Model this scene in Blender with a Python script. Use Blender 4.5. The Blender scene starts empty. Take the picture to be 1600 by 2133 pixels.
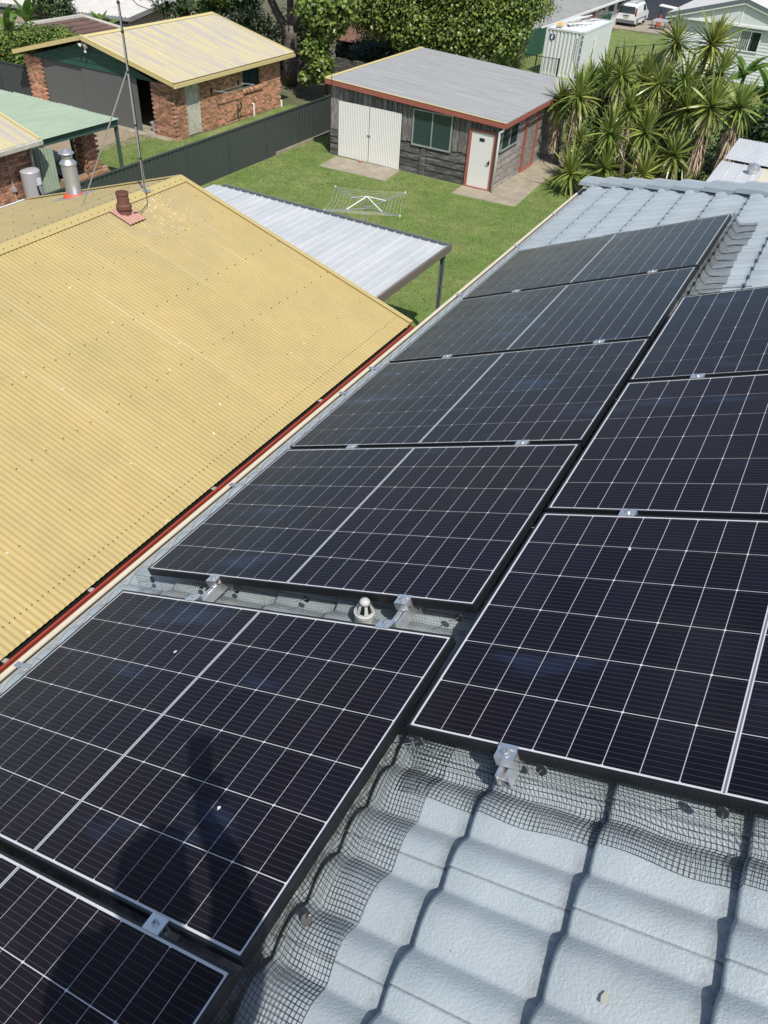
import bpy, bmesh, math, random
import numpy as np
from mathutils import Vector, Matrix, Euler, noise

# ------------------------------------------------------------------ camera, sky, sun, exposure
S = bpy.context.scene
random.seed(7); RNG = np.random.default_rng(7)
cam = bpy.data.cameras.new('camera'); co = bpy.data.objects.new('camera', cam)
S.collection.objects.link(co); S.camera = co
CAM = Vector((2.11546, -1.77492, 2.63662))
R = Matrix(((0.86916, -0.35664, 0.3426), (0.49166, 0.54859, -0.67625), (0.05323, 0.75621, 0.65216)))
co.matrix_world = Matrix.Translation(CAM) @ R.to_4x4()
cam.sensor_fit = 'HORIZONTAL'; cam.sensor_width = 36; cam.lens = 36 * 1624.157 / 1600
cam.clip_start = 0.05; cam.clip_end = 1500
SUN = Vector((0.42, -0.37, 0.83)).normalized()          # towards the sun
W = bpy.data.worlds.new('World'); S.world = W; W.use_nodes = True
nt = W.node_tree; bg = nt.nodes['Background']
sky = nt.nodes.new('ShaderNodeTexSky'); sky.sky_type = 'NISHITA'; sky.sun_disc = False
sky.sun_elevation = math.asin(SUN.z); sky.sun_rotation = math.atan2(SUN.x, SUN.y)
sky.air_density = 1.0; sky.dust_density = 1.2; sky.ozone_density = 1.0
nt.links.new(sky.outputs[0], bg.inputs[0]); bg.inputs[1].default_value = 0.13
sl = bpy.data.lights.new('sun', 'SUN'); sl.energy = 4.6; sl.angle = math.radians(0.5); sl.color = (1, 0.955, 0.88)
so = bpy.data.objects.new('sun', sl); S.collection.objects.link(so)
so.rotation_euler = SUN.to_track_quat('Z', 'Y').to_euler()
S.view_settings.view_transform = 'Standard'; S.view_settings.look = 'None'
S.view_settings.exposure = 0.0; S.view_settings.gamma = 1.0; S.view_settings.use_curve_mapping = False
S.render.engine = 'CYCLES'
try: S.cycles.max_bounces = 6; S.cycles.transparent_max_bounces = 8
except Exception: pass

# ------------------------------------------------------------------ materials
def mat(name, col, rough=0.7, metal=0.0, var=0.0, scale=3.0, col2=None, bump=0.0, bscale=40.0, rnd=0.0,
        spec=0.5, stretch=(1, 1, 1), island=0.0, thr=(0.35, 0.65), trans=0.0, ior=1.5, bdist=0.01, extra=None, world=False):
    m = bpy.data.materials.new(name); m.use_nodes = True
    t = m.node_tree; N = t.nodes; L = t.links; b = N['Principled BSDF']
    b.inputs['Roughness'].default_value = rough; b.inputs['Metallic'].default_value = metal
    b.inputs['Specular IOR Level'].default_value = spec; b.inputs['IOR'].default_value = ior
    rgb = N.new('ShaderNodeRGB'); rgb.outputs[0].default_value = (*col, 1); out = rgb.outputs[0]
    if world:
        tc = N.new('ShaderNodeNewGeometry'); src = tc.outputs['Position']
    else:
        tc = N.new('ShaderNodeTexCoord'); src = tc.outputs['Object']
    mp = N.new('ShaderNodeMapping'); mp.inputs['Scale'].default_value = stretch; L.new(src, mp.inputs[0])
    def noise_(sc, det=5):
        n = N.new('ShaderNodeTexNoise'); n.inputs['Scale'].default_value = sc; n.inputs['Detail'].default_value = det
        n.inputs['Roughness'].default_value = 0.65; L.new(mp.outputs[0], n.inputs['Vector']); return n.outputs['Fac']
    def mr(s, a, b_, c, d):
        n = N.new('ShaderNodeMapRange'); n.inputs[1].default_value = a; n.inputs[2].default_value = b_
        n.inputs[3].default_value = c; n.inputs[4].default_value = d; L.new(s, n.inputs[0]); return n.outputs[0]
    def mix(f, a, b_, mode='MIX'):
        n = N.new('ShaderNodeMix'); n.data_type = 'RGBA'; n.blend_type = mode
        if isinstance(f, float): n.inputs[0].default_value = f
        else: L.new(f, n.inputs[0])
        for i, q in ((6, a), (7, b_)):
            if isinstance(q, tuple): n.inputs[i].default_value = (*q, 1)
            else: L.new(q, n.inputs[i])
        return n.outputs[2]
    if col2 is not None:
        out = mix(mr(noise_(scale), thr[0], thr[1], 0, 1), out, tuple(col2))
    if var > 0:
        hs = N.new('ShaderNodeHueSaturation'); L.new(mr(noise_(scale * 2.3, 8), 0.25, 0.75, 1 - var, 1 + var), hs.inputs['Value'])
        L.new(out, hs.inputs['Color']); out = hs.outputs[0]
    if rnd > 0:
        oi = N.new('ShaderNodeObjectInfo'); hs = N.new('ShaderNodeHueSaturation')
        L.new(mr(oi.outputs['Random'], 0, 1, 1 - rnd, 1 + rnd), hs.inputs['Value']); L.new(out, hs.inputs['Color']); out = hs.outputs[0]
    if island > 0:
        g = N.new('ShaderNodeNewGeometry'); hs = N.new('ShaderNodeHueSaturation')
        L.new(mr(g.outputs['Random Per Island'], 0, 1, 1 - island, 1 + island), hs.inputs['Value'])
        L.new(mr(g.outputs['Random Per Island'], 0, 1, 0.5 + island * 0.035, 0.5 - island * 0.05), hs.inputs['Hue'])
        L.new(out, hs.inputs['Color']); out = hs.outputs[0]
    if extra: out = extra(N, L, out, mp.outputs[0], mix, mr, noise_, b)
    L.new(out, b.inputs['Base Color'])
    if bump > 0:
        bp = N.new('ShaderNodeBump'); bp.inputs['Strength'].default_value = bump; bp.inputs['Distance'].default_value = bdist
        L.new(noise_(bscale, 4), bp.inputs['Height']); L.new(bp.outputs[0], b.inputs['Normal'])
    if trans > 0:
        tr = N.new('ShaderNodeBsdfTranslucent'); L.new(out, tr.inputs[0]); mx = N.new('ShaderNodeMixShader'); mx.inputs[0].default_value = trans
        L.new(b.outputs[0], mx.inputs[1]); L.new(tr.outputs[0], mx.inputs[2]); L.new(mx.outputs[0], N['Material Output'].inputs[0])
    return m

def spots(col, sc, rad, seedoff=0.0):
    def f(N, L, out, vec, mix, mr, noise_, b):
        v = N.new('ShaderNodeTexVoronoi'); v.inputs['Scale'].default_value = sc; L.new(vec, v.inputs['Vector'])
        gt = mr(v.outputs['Distance'], rad * 0.8, rad, 1, 0)
        sep = N.new('ShaderNodeSeparateColor'); L.new(v.outputs['Color'], sep.inputs[0])
        k = mr(sep.outputs[0], 0.70, 0.72, 0, 1)
        mu = N.new('ShaderNodeMath'); mu.operation = 'MULTIPLY'; L.new(gt, mu.inputs[0]); L.new(k, mu.inputs[1])
        return mix(mu.outputs[0], out, col)
    return f

def wires(N, L, out, vec, mix, mr, noise_, b):
    sep = N.new('ShaderNodeSeparateXYZ'); L.new(vec, sep.inputs[0])
    def m(op, a, v=None):
        n = N.new('ShaderNodeMath'); n.operation = op; L.new(a, n.inputs[0])
        if v is not None: n.inputs[1].default_value = v
        return n.outputs[0]
    f = m('FRACT', m('DIVIDE', sep.outputs[1], 0.01822)); d = m('ABSOLUTE', m('SUBTRACT', f, 0.5))
    k = mr(d, 0.030, 0.045, 0.33, 0)
    gp = N.new('ShaderNodeNewGeometry')
    def wn(sc, st_, det):
        mp = N.new('ShaderNodeMapping'); mp.inputs['Scale'].default_value = st_; mp.inputs['Rotation'].default_value = (0, 0, 0.5)
        n = N.new('ShaderNodeTexNoise'); n.inputs['Scale'].default_value = sc; n.inputs['Detail'].default_value = det
        L.new(gp.outputs['Position'], mp.inputs[0]); L.new(mp.outputs[0], n.inputs['Vector']); return n.outputs['Fac']
    L.new(mr(wn(5.0, (1, 1, 1), 5), 0.3, 0.75, 0.06, 0.2), b.inputs['Roughness'])
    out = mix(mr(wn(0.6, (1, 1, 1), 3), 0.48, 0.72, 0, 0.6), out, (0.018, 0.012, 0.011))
    out = mix(mr(wn(1.7, (1, 3.2, 1), 6), 0.60, 0.76, 0, 0.65), out, (0.034, 0.055, 0.115))  # bluish streaks: cloudy sky reflections painted into the cell colour
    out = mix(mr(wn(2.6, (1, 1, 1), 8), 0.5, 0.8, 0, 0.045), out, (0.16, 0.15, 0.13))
    return mix(k, out, (0.17, 0.145, 0.12))

def tile_dirt_and_band(N, L, out, vec, mix, mr, noise_, b):
    gp = N.new('ShaderNodeNewGeometry'); n = N.new('ShaderNodeTexNoise'); n.inputs['Scale'].default_value = 3.2; n.inputs['Detail'].default_value = 8
    L.new(gp.outputs['Position'], n.inputs['Vector']); out = mix(mr(n.outputs['Fac'], 0.55, 0.75, 0, 0.35), out, (0.27, 0.29, 0.28))
    v = N.new('ShaderNodeTexVoronoi'); v.inputs['Scale'].default_value = 26; L.new(gp.outputs['Position'], v.inputs['Vector'])
    sp = N.new('ShaderNodeSeparateColor'); L.new(v.outputs['Color'], sp.inputs[0]); m = N.new('ShaderNodeMath'); m.operation = 'MULTIPLY'
    L.new(mr(v.outputs['Distance'], 0.05, 0.1, 1, 0), m.inputs[0]); L.new(mr(sp.outputs[0], 0.8, 0.82, 0, 0.7), m.inputs[1]); out = mix(m.outputs[0], out, (0.16, 0.15, 0.12))
    # noise-broken darker band towards the upper end of each tile
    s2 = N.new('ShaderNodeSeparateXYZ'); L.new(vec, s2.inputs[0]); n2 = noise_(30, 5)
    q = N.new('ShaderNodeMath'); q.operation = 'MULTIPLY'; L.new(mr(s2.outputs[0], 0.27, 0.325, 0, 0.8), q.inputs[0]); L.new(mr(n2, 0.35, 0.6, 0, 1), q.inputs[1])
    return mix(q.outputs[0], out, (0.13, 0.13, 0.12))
def tan_extra(N, L, out, vec, mix, mr, noise_, b):
    out = spots((0.66, 0.60, 0.44), 3.4, 0.075)(N, L, out, vec, mix, mr, noise_, b)
    out = spots((0.56, 0.47, 0.26), 7.0, 0.09)(N, L, out, vec, mix, mr, noise_, b)
    # dull worn patch with pale scuffs around the mast foot and pale dusty streaks down the slope
    d = N.new('ShaderNodeVectorMath'); d.operation = 'DISTANCE'; L.new(vec, d.inputs[0]); d.inputs[1].default_value = (-8.2, 8.6, -2.6)
    n = noise_(2.2, 6); k = mr(d.outputs['Value'], 0.3, 2.2, 1, 0)
    a = N.new('ShaderNodeMath'); a.operation = 'MULTIPLY'; L.new(k, a.inputs[0]); L.new(mr(n, 0.4, 0.6, 0, 0.7), a.inputs[1])
    out = mix(a.outputs[0], out, (0.36, 0.30, 0.17))
    v = N.new('ShaderNodeTexVoronoi'); v.inputs['Scale'].default_value = 11; L.new(vec, v.inputs['Vector'])
    c = N.new('ShaderNodeMath'); c.operation = 'MULTIPLY'; L.new(mr(v.outputs['Distance'], 0.2, 0.27, 1, 0), c.inputs[0]); L.new(mr(d.outputs['Value'], 0.35, 1.0, 0.55, 0), c.inputs[1])
    out = mix(c.outputs[0], out, (0.68, 0.65, 0.56))
    mp = N.new('ShaderNodeMapping'); mp.inputs['Scale'].default_value = (0.25, 9, 0.25); L.new(vec, mp.inputs[0])
    t = N.new('ShaderNodeTexNoise'); t.inputs['Scale'].default_value = 1.0; t.inputs['Detail'].default_value = 4; L.new(mp.outputs[0], t.inputs['Vector'])
    return mix(mr(t.outputs['Fac'], 0.6, 0.78, 0, 0.55), out, (0.56, 0.49, 0.31))
M = {}
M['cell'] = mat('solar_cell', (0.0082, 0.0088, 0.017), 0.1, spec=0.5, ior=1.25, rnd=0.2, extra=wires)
_b = M['cell'].node_tree.nodes['Principled BSDF']; _b.inputs['Sheen Weight'].default_value = 0.06; _b.inputs['Sheen Roughness'].default_value = 0.35; _b.inputs['Sheen Tint'].default_value = (0.75, 0.6, 0.5, 1)  # brown sheen put in to imitate warm reflections on the far panels
M['cell'].node_tree.nodes['Principled BSDF'].inputs['Specular Tint'].default_value = (1.0, 0.70, 0.56, 1)
M['backsheet'] = mat('white_backsheet', (0.66, 0.67, 0.68), 0.25, ior=1.3)
M['ribbon'] = mat('tinned_ribbon', (0.30, 0.31, 0.33), 0.4, 0.5)
M['black_frame'] = mat('black_anodised', (0.012, 0.013, 0.015), 0.38, var=0.2, scale=20)
M['alu'] = mat('raw_aluminium', (0.78, 0.78, 0.78), 0.32, 0.85, var=0.12, scale=60)
M['steel'] = mat('galvanised', (0.48, 0.5, 0.52), 0.42, 0.7, var=0.15, scale=18)
M['wire'] = mat('black_coated_wire', (0.012, 0.013, 0.014), 0.45)
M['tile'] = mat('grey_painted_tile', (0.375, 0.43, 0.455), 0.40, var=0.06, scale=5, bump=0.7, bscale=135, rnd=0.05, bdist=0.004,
                col2=(0.405, 0.455, 0.475), extra=tile_dirt_and_band)
M['underlay'] = mat('roof_sarking', (0.05, 0.055, 0.06), 0.9)
M['cream'] = mat('cream_painted_steel', (0.62, 0.56, 0.43), 0.5, var=0.06)
M['gutter_grey'] = mat('weathered_zinc', (0.36, 0.38, 0.38), 0.5, 0.3, var=0.25, scale=6, stretch=(6, 0.6, 1))
M['leafguard'] = mat('leaf_guard', (0.40, 0.42, 0.42), 0.6, 0.2, var=0.3, scale=10)
M['tan_roof'] = mat('faded_tan_sheet', (0.47, 0.36, 0.148), 0.5, rnd=0.035, var=0.06, scale=1.2, col2=(0.425, 0.335, 0.145), world=True, extra=tan_extra)
M['tan_trim'] = mat('tan_trim', (0.47, 0.375, 0.16), 0.5, var=0.06)
M['screw'] = mat('rusty_screw', (0.05, 0.03, 0.02), 0.7)
M['red_paint'] = mat('red_painted_steel', (0.33, 0.055, 0.035), 0.5, var=0.12)
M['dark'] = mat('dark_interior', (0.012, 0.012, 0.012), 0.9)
M['terracotta'] = mat('brown_terracotta', (0.15, 0.065, 0.045), 0.6, var=0.15)
M['pink_flash'] = mat('faded_red_flashing', (0.46, 0.25, 0.20), 0.6, var=0.2, scale=8)
M['orange'] = mat('orange_silicone', (0.62, 0.09, 0.035), 0.5)
M['white_sheet'] = mat('white_roof_sheet', (0.59, 0.605, 0.61), 0.42, 0.1, var=0.03, scale=1.2, col2=(0.50, 0.52, 0.535), stretch=(2, 0.4, 1), world=True)
M['brown_beam'] = mat('grey_brown_beam', (0.15, 0.125, 0.105), 0.55, var=0.1)
M['post_grey'] = mat('grey_post', (0.13, 0.145, 0.165), 0.5, var=0.1)
M['grass_ground'] = mat('lawn_soil', (0.13, 0.205, 0.042), 0.95, var=0.3, scale=0.7, col2=(0.21, 0.24, 0.075), bump=0.8, bscale=30, world=True, bdist=0.05)
M['grass_blade'] = mat('grass_blades', (0.145, 0.25, 0.052), 0.7, island=0.3, trans=0.3, world=True, scale=0.55, col2=(0.24, 0.28, 0.09), thr=(0.45, 0.75))
M['far_ground'] = mat('mixed_ground', (0.09, 0.11, 0.045), 0.95, var=0.4, scale=0.5, col2=(0.16, 0.13, 0.09), world=True)
M['concrete'] = mat('old_concrete', (0.36, 0.31, 0.235), 0.9, var=0.22, scale=1.6, col2=(0.27, 0.24, 0.18), bump=0.3, bscale=30, world=True)
M['gravel'] = mat('gravel_paving', (0.33, 0.26, 0.18), 0.95, var=0.35, scale=7, col2=(0.25, 0.20, 0.14), bump=0.6, bscale=25, world=True)
M['fence'] = mat('slate_fence_sheet', (0.055, 0.065, 0.062), 0.5, var=0.08, scale=1.5)
M['timber'] = mat('weathered_grey_timber', (0.16, 0.145, 0.13), 0.85, var=0.45, scale=7, col2=(0.26, 0.245, 0.23), bump=0.7, bscale=14, rnd=0.28, stretch=(1.6, 1.6, 0.35), world=True, thr=(0.45, 0.62))
M['timber_h'] = mat('weathered_dark_timber', (0.07, 0.066, 0.064), 0.85, var=0.5, scale=7, col2=(0.20, 0.19, 0.18), bump=0.7, bscale=14, rnd=0.3, stretch=(0.35, 0.35, 2.0), world=True, thr=(0.5, 0.66))
M['timber_side'] = mat('silvered_timber', (0.20, 0.18, 0.165), 0.85, var=0.4, scale=7, col2=(0.34, 0.31, 0.29), bump=0.7, bscale=14, rnd=0.25, stretch=(0.4, 0.4, 2.0), world=True)
M['white_door'] = mat('white_painted_steel', (0.76, 0.75, 0.70), 0.5, var=0.04)
M['white'] = mat('white_paint', (0.78, 0.78, 0.76), 0.5, var=0.05, scale=4)
M['red_trim'] = mat('brick_red_trim', (0.35, 0.11, 0.08), 0.6, var=0.15, scale=5)
M['grey_roof'] = mat('weathered_grey_sheet', (0.36, 0.365, 0.36), 0.6, 0.1, var=0.2, scale=3, col2=(0.31, 0.31, 0.32), stretch=(0.1, 3.2, 1), world=True, thr=(0.42,0.60))
M['glass'] = mat('window_glass', (0.03, 0.055, 0.06), 0.06, spec=0.8)
M['win_frame'] = mat('silver_window_frame', (0.42, 0.44, 0.43), 0.45, 0.4)
M['brick'] = mat('mottled_brick', (0.46, 0.27, 0.155), 0.9, var=0.25, scale=9, rnd=0.42, island=0.5, bump=0.5, bscale=40, world=True, col2=(0.27, 0.135, 0.08))
M['mortar'] = mat('mortar', (0.36, 0.27, 0.18), 0.95, var=0.2)
M['green_paint'] = mat('dark_green_boards', (0.022, 0.085, 0.058), 0.55, var=0.08)
M['grey_door'] = mat('grey_sheet_door', (0.115, 0.12, 0.115), 0.55, var=0.06)
M['yellow_trim'] = mat('pale_yellow_trim', (0.62, 0.52, 0.24), 0.5, var=0.08)
def bands(N, L, out, vec, mix, mr, noise_, b):
    n = N.new('ShaderNodeTexNoise'); n.inputs['Scale'].default_value = 1.0; n.inputs['Detail'].default_value = 6
    mp = N.new('ShaderNodeMapping'); mp.inputs['Scale'].default_value = (0.35, 5.5, 0.35); L.new(vec, mp.inputs[0]); L.new(mp.outputs[0], n.inputs['Vector'])
    return mix(mr(n.outputs['Fac'], 0.38, 0.62, 0.1, 0.9), out, (0.38, 0.35, 0.345))
M['peeled_roof'] = mat('peeling_yellow_sheet', (0.53, 0.46, 0.24), 0.6, var=0.12, scale=3, world=True, extra=bands)
M['pale_green'] = mat('pale_green_sheet', (0.30, 0.38, 0.28), 0.6, var=0.12, scale=1.3, col2=(0.33, 0.40, 0.30), stretch=(1, 0.3, 1), world=True)
M['post_green'] = mat('dark_green_post', (0.055, 0.105, 0.08), 0.55)
M['offwhite'] = mat('weathered_offwhite', (0.55, 0.53, 0.44), 0.7, var=0.25, scale=3, col2=(0.40, 0.39, 0.33))
M['grey_plastic'] = mat('grey_heater_shell', (0.40, 0.40, 0.41), 0.4, var=0.03)
M['trunk'] = mat('grey_bark', (0.17, 0.145, 0.12), 0.9, var=0.4, scale=5, bump=0.8, bscale=12, col2=(0.10, 0.085, 0.07))
M['leaf'] = mat('glossy_leaf', (0.18, 0.255, 0.058), 0.34, island=0.6, trans=0.35)
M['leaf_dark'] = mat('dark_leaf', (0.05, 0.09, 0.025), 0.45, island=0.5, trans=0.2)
M['leaf_yellow'] = mat('yellow_green_leaf', (0.20, 0.22, 0.035), 0.42, island=0.4, trans=0.3)
M['leaf_hedge'] = mat('hedge_leaf', (0.13, 0.20, 0.035), 0.5, island=0.45, trans=0.25)
M['yucca'] = mat('yucca_leaf', (0.165, 0.25, 0.06), 0.30, rnd=0.5, trans=0.3, col2=(0.32, 0.34, 0.08), scale=1.0, world=True)
M['yucca_dead'] = mat('dead_yucca_leaf', (0.42, 0.33, 0.22), 0.85, island=0.5)
M['banana'] = mat('banana_leaf', (0.12, 0.22, 0.04), 0.4, rnd=0.25, trans=0.35)
M['brown_tile'] = mat('brown_roof_tile', (0.13, 0.08, 0.065), 0.8, var=0.2, rnd=0.15)
M['pale_cap'] = mat('lichen_ridge_cap', (0.42, 0.40, 0.36), 0.8, var=0.2)
M['beige_wall'] = mat('beige_corrugated', (0.46, 0.37, 0.28), 0.6, var=0.06)
M['pale_roof'] = mat('bleached_roof', (0.62, 0.60, 0.56), 0.6, var=0.1, scale=0.6, world=True)
M['asb_roof'] = mat('dull_grey_roof', (0.30, 0.30, 0.285), 0.75, var=0.12, scale=0.5, world=True, col2=(0.25, 0.25, 0.24))
M['container'] = mat('container_white', (0.63, 0.65, 0.64), 0.5, var=0.06)
M['navy'] = mat('navy_print', (0.03, 0.05, 0.14), 0.5)
M['black'] = mat('black_print', (0.02, 0.02, 0.02), 0.5)
M['fence_green'] = mat('green_fence_sheet', (0.025, 0.085, 0.055), 0.5, var=0.08)
M['tarp'] = mat('blue_grey_tarp', (0.055, 0.07, 0.09), 0.6, var=0.15)
M['weatherboard'] = mat('white_weatherboard', (0.62, 0.64, 0.63), 0.55, var=0.04)
M['van_white'] = mat('van_paint', (0.80, 0.81, 0.82), 0.25, spec=0.6)
M['rubber'] = mat('rubber', (0.02, 0.02, 0.02), 0.8)
M['tail'] = mat('red_lens', (0.4, 0.01, 0.015), 0.2)
M['curtain'] = mat('grey_curtain', (0.38, 0.38, 0.38), 0.85, var=0.1)
M['skin'] = mat('skin', (0.45, 0.24, 0.16), 0.55)
M['shirt'] = mat('navy_cotton', (0.03, 0.045, 0.09), 0.85)
M['shorts'] = mat('khaki_cotton', (0.22, 0.18, 0.12), 0.9)
M['hat'] = mat('straw_hat', (0.45, 0.38, 0.24), 0.85)
M['hair'] = mat('brown_hair', (0.05, 0.03, 0.02), 0.6)
M['cowl'] = mat('pale_grey_pvc', (0.46, 0.48, 0.46), 0.5)
M['lens_glass'] = mat('black_glass', (0.01, 0.01, 0.012), 0.1)
M['rust'] = mat('rusted_sheet', (0.22, 0.10, 0.06), 0.85, var=0.3, scale=2, col2=(0.10, 0.06, 0.045))

# ------------------------------------------------------------------ mesh helpers
class MB:
    def __init__(s): s.v = []; s.f = []
    def add(s, vs, fs):
        n = len(s.v); s.v.extend([tuple(v) for v in vs]); s.f.extend([tuple(i + n for i in f) for f in fs]); return s
    def box(s, x0, x1, y0, y1, z0, z1):
        return s.add([(x0,y0,z0),(x1,y0,z0),(x1,y1,z0),(x0,y1,z0),(x0,y0,z1),(x1,y0,z1),(x1,y1,z1),(x0,y1,z1)],
                     [(0,3,2,1),(4,5,6,7),(0,1,5,4),(1,2,6,5),(2,3,7,6),(3,0,4,7)])
    def hexa(s, p):  # 8 points bottom ring then top ring
        return s.add(p, [(0,3,2,1),(4,5,6,7),(0,1,5,4),(1,2,6,5),(2,3,7,6),(3,0,4,7)])
    def slab(s, quad, t):  # quad polygon extruded by vector t
        q = [Vector(a) for a in quad]; t = Vector(t); n = len(q)
        return s.add(q + [a + t for a in q], [tuple(range(n))[::-1], tuple(range(n, 2*n))] + [(i, (i+1) % n, (i+1) % n + n, i + n) for i in range(n)])
    def tube(s, pts, r, n=6, cap=True):
        pts = [Vector(p) for p in pts]; m = len(pts); rr = r if isinstance(r, (list, tuple)) else [r] * m
        vs = []; up = None
        for i, p in enumerate(pts):
            d = (pts[min(i+1, m-1)] - pts[max(i-1, 0)]).normalized()
            if up is None: up = d.orthogonal().normalized()
            up = (up - d * up.dot(d)); up = up.normalized() if up.length > 1e-6 else d.orthogonal().normalized()
            w = d.cross(up)
            for k in range(n):
                a = 2 * math.pi * k / n; vs.append(p + (up * math.cos(a) + w * math.sin(a)) * rr[i])
        fs = [(i*n+k, i*n+(k+1) % n, (i+1)*n+(k+1) % n, (i+1)*n+k) for i in range(m-1) for k in range(n)]
        if cap: fs += [tuple(range(n))[::-1], tuple(range((m-1)*n, m*n))]
        return s.add(vs, fs)
    def lathe(s, c, prof, n=20):
        vs = [(c[0] + r*math.cos(2*math.pi*k/n), c[1] + r*math.sin(2*math.pi*k/n), c[2] + z) for r, z in prof for k in range(n)]
        m = len(prof); fs = [(i*n+k, i*n+(k+1) % n, (i+1)*n+(k+1) % n, (i+1)*n+k) for i in range(m-1) for k in range(n)]
        fs += [tuple(range(n))[::-1], tuple(range((m-1)*n, m*n))]
        return s.add(vs, fs)
    def bar(s, a, b, w, h=None, up=(0, 0, 1)):
        a = Vector(a); b = Vector(b); d = (b-a).normalized(); u = Vector(up); x = d.cross(u).normalized(); u = x.cross(d).normalized()
        h = h or w; x *= w/2; u *= h/2
        return s.hexa([a-x-u, a+x-u, b+x-u, b-x-u, a-x+u, a+x+u, b+x+u, b-x+u])
    def corr(s, o, along, across, nrm, length, pitch, count, amp, seg=6, prof=None):
        """corrugated sheet: ribs run along `along`, waves step along `across`"""
        o = Vector(o); A = Vector(along).normalized(); B = Vector(across).normalized(); Nn = Vector(nrm).normalized()
        if prof is None: prof = [(k/seg, 0.5-0.5*math.cos(2*math.pi*k/seg)) for k in range(seg)]
        P = [((i + t) * pitch, h * amp) for i in range(count) for t, h in prof] + [(count*pitch, prof[0][1]*amp)]
        vs = [o + B*x + Nn*h for x, h in P] + [o + B*x + Nn*h + A*length for x, h in P]; n = len(P)
        return s.add(vs, [(i, i+1, n+i+1, n+i) for i in range(n-1)])
TRAP = [(0, 0), (0.55, 0), (0.62, 1), (0.92, 1)]

def wloc(o):
    p = Vector((0, 0, 0))
    while o is not None: p = p + o.location; o = o.parent
    return p
def build(mb, name, m, parent=None, world=True, smooth=False, label=None, stuff=False):
    me = bpy.data.meshes.new(name)
    off = wloc(parent) if (parent is not None and world) else Vector((0, 0, 0))
    me.from_pydata([(v[0]-off[0], v[1]-off[1], v[2]-off[2]) for v in mb.v], [], mb.f); me.materials.append(m)
    bm = bmesh.new(); bm.from_mesh(me); bmesh.ops.recalc_face_normals(bm, faces=bm.faces); bm.to_mesh(me); bm.free()
    if smooth: me.polygons.foreach_set('use_smooth', [True]*len(me.polygons))
    o = bpy.data.objects.new(name, me); S.collection.objects.link(o)
    if parent is not None: o.parent = parent
    if label: o['label'] = label
    if stuff: o['kind'] = 'stuff'
    return o
def npmesh(name, verts, faces, m, parent=None, stuff=False, smooth=False):
    me = bpy.data.meshes.new(name); verts = np.asarray(verts, np.float32); faces = np.asarray(faces, np.int32)
    off = np.array(wloc(parent), np.float32) if parent is not None else 0
    nf, k = faces.shape; me.vertices.add(len(verts)); me.loops.add(nf*k); me.polygons.add(nf)
    me.vertices.foreach_set('co', (verts - off).ravel()); me.loops.foreach_set('vertex_index', faces.ravel())
    me.polygons.foreach_set('loop_start', np.arange(0, nf*k, k, dtype=np.int32)); me.polygons.foreach_set('loop_total', np.full(nf, k, np.int32))
    if smooth: me.polygons.foreach_set('use_smooth', np.ones(nf, bool))
    me.update(); me.validate(); me.materials.append(m)
    o = bpy.data.objects.new(name, me); S.collection.objects.link(o)
    if parent is not None: o.parent = parent
    if stuff: o['kind'] = 'stuff'
    return o
def tag(o, label=None, cat=None, group=None, kind=None):
    for k, v in (('label', label), ('category', cat), ('group', group), ('kind', kind)):
        if v: o[k] = v
    return o
def thing(name, label, cat, loc=(0, 0, 0), group=None, rot=None):
    o = bpy.data.objects.new(name, None); S.collection.objects.link(o); o.location = loc; o.empty_display_size = 0.1
    if rot: o.rotation_euler = rot
    return tag(o, label, cat, group)
def inst(o, name, parent, loc=None, rot=None, scale=None):
    c = bpy.data.objects.new(name, o.data); S.collection.objects.link(c)
    if parent is not None: c.parent = parent
    if loc is not None: c.location = loc
    if rot is not None: c.rotation_euler = rot
    if scale is not None: c.scale = scale
    return c
def meshonly(mb, m, name, smooth=False):
    o = build(mb, name, m, None, smooth=smooth); me = o.data; bpy.data.objects.remove(o); return me
class D:  # data holder for inst()
    def __init__(s, me): s.data = me
def pbox(name, m, parent, *b, label=None): return build(MB().box(*b), name, m, parent, label=label)

# ------------------------------------------------------------------ ground
def gz(y): return -7.5 if y < 38 else max(-7.5 - 0.05*(y-38), -10.5)
ys = [-400, -60, 0, 20, 38] + [38 + 6*i for i in range(1, 11)] + [120, 400]
xs = [-400, -120, -60, -30, -18, 0, 20, 60, 400]
g = MB(); g.add([(x, y, gz(y)) for y in ys for x in xs], [(j*len(xs)+i, j*len(xs)+i+1, (j+1)*len(xs)+i+1, (j+1)*len(xs)+i) for j in range(len(ys)-1) for i in range(len(xs)-1)])
o = build(g, 'ground', M['far_ground']); tag(o, kind='structure')
def sheet(name, poly, m, lift=0.004, step=None):
    mb = MB(); 
    if step: mb.slab([(x, y, gz(y)-0.02) for x, y in poly], (0, 0, 0.02+lift))
    else: mb.add([(x, y, gz(y)+lift) for x, y in poly], [tuple(range(len(poly)))])
    o = build(mb, name, m); return tag(o, kind='structure')
sheet('lawn', [(-18.1, -5), (-1, -5), (-1, 38), (-18.1, 38)], M['grass_ground'], 0.01)
sheet('neighbour_lawn', [(-24.3, 19.5), (-18.2, 19.5), (-18.2, 33), (-22.3, 33), (-22.3, 24.9), (-23.3, 24.7)], M['grass_ground'], 0.014)
sheet('gravel_yard', [(-34, 12), (-18.2, 12), (-18.2, 25.2), (-34, 25.2)], M['gravel'], 0.008)
sheet('far_lawn', [(-20, 38), (10, 38), (10, 84), (-20, 84)], M['grass_ground'], 0.012)
sheet('far_lawn_strip', [(-16.2, 84.1), (-2, 84.1), (-2, 100), (-16.2, 100)], M['grass_ground'], 0.012)

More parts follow.
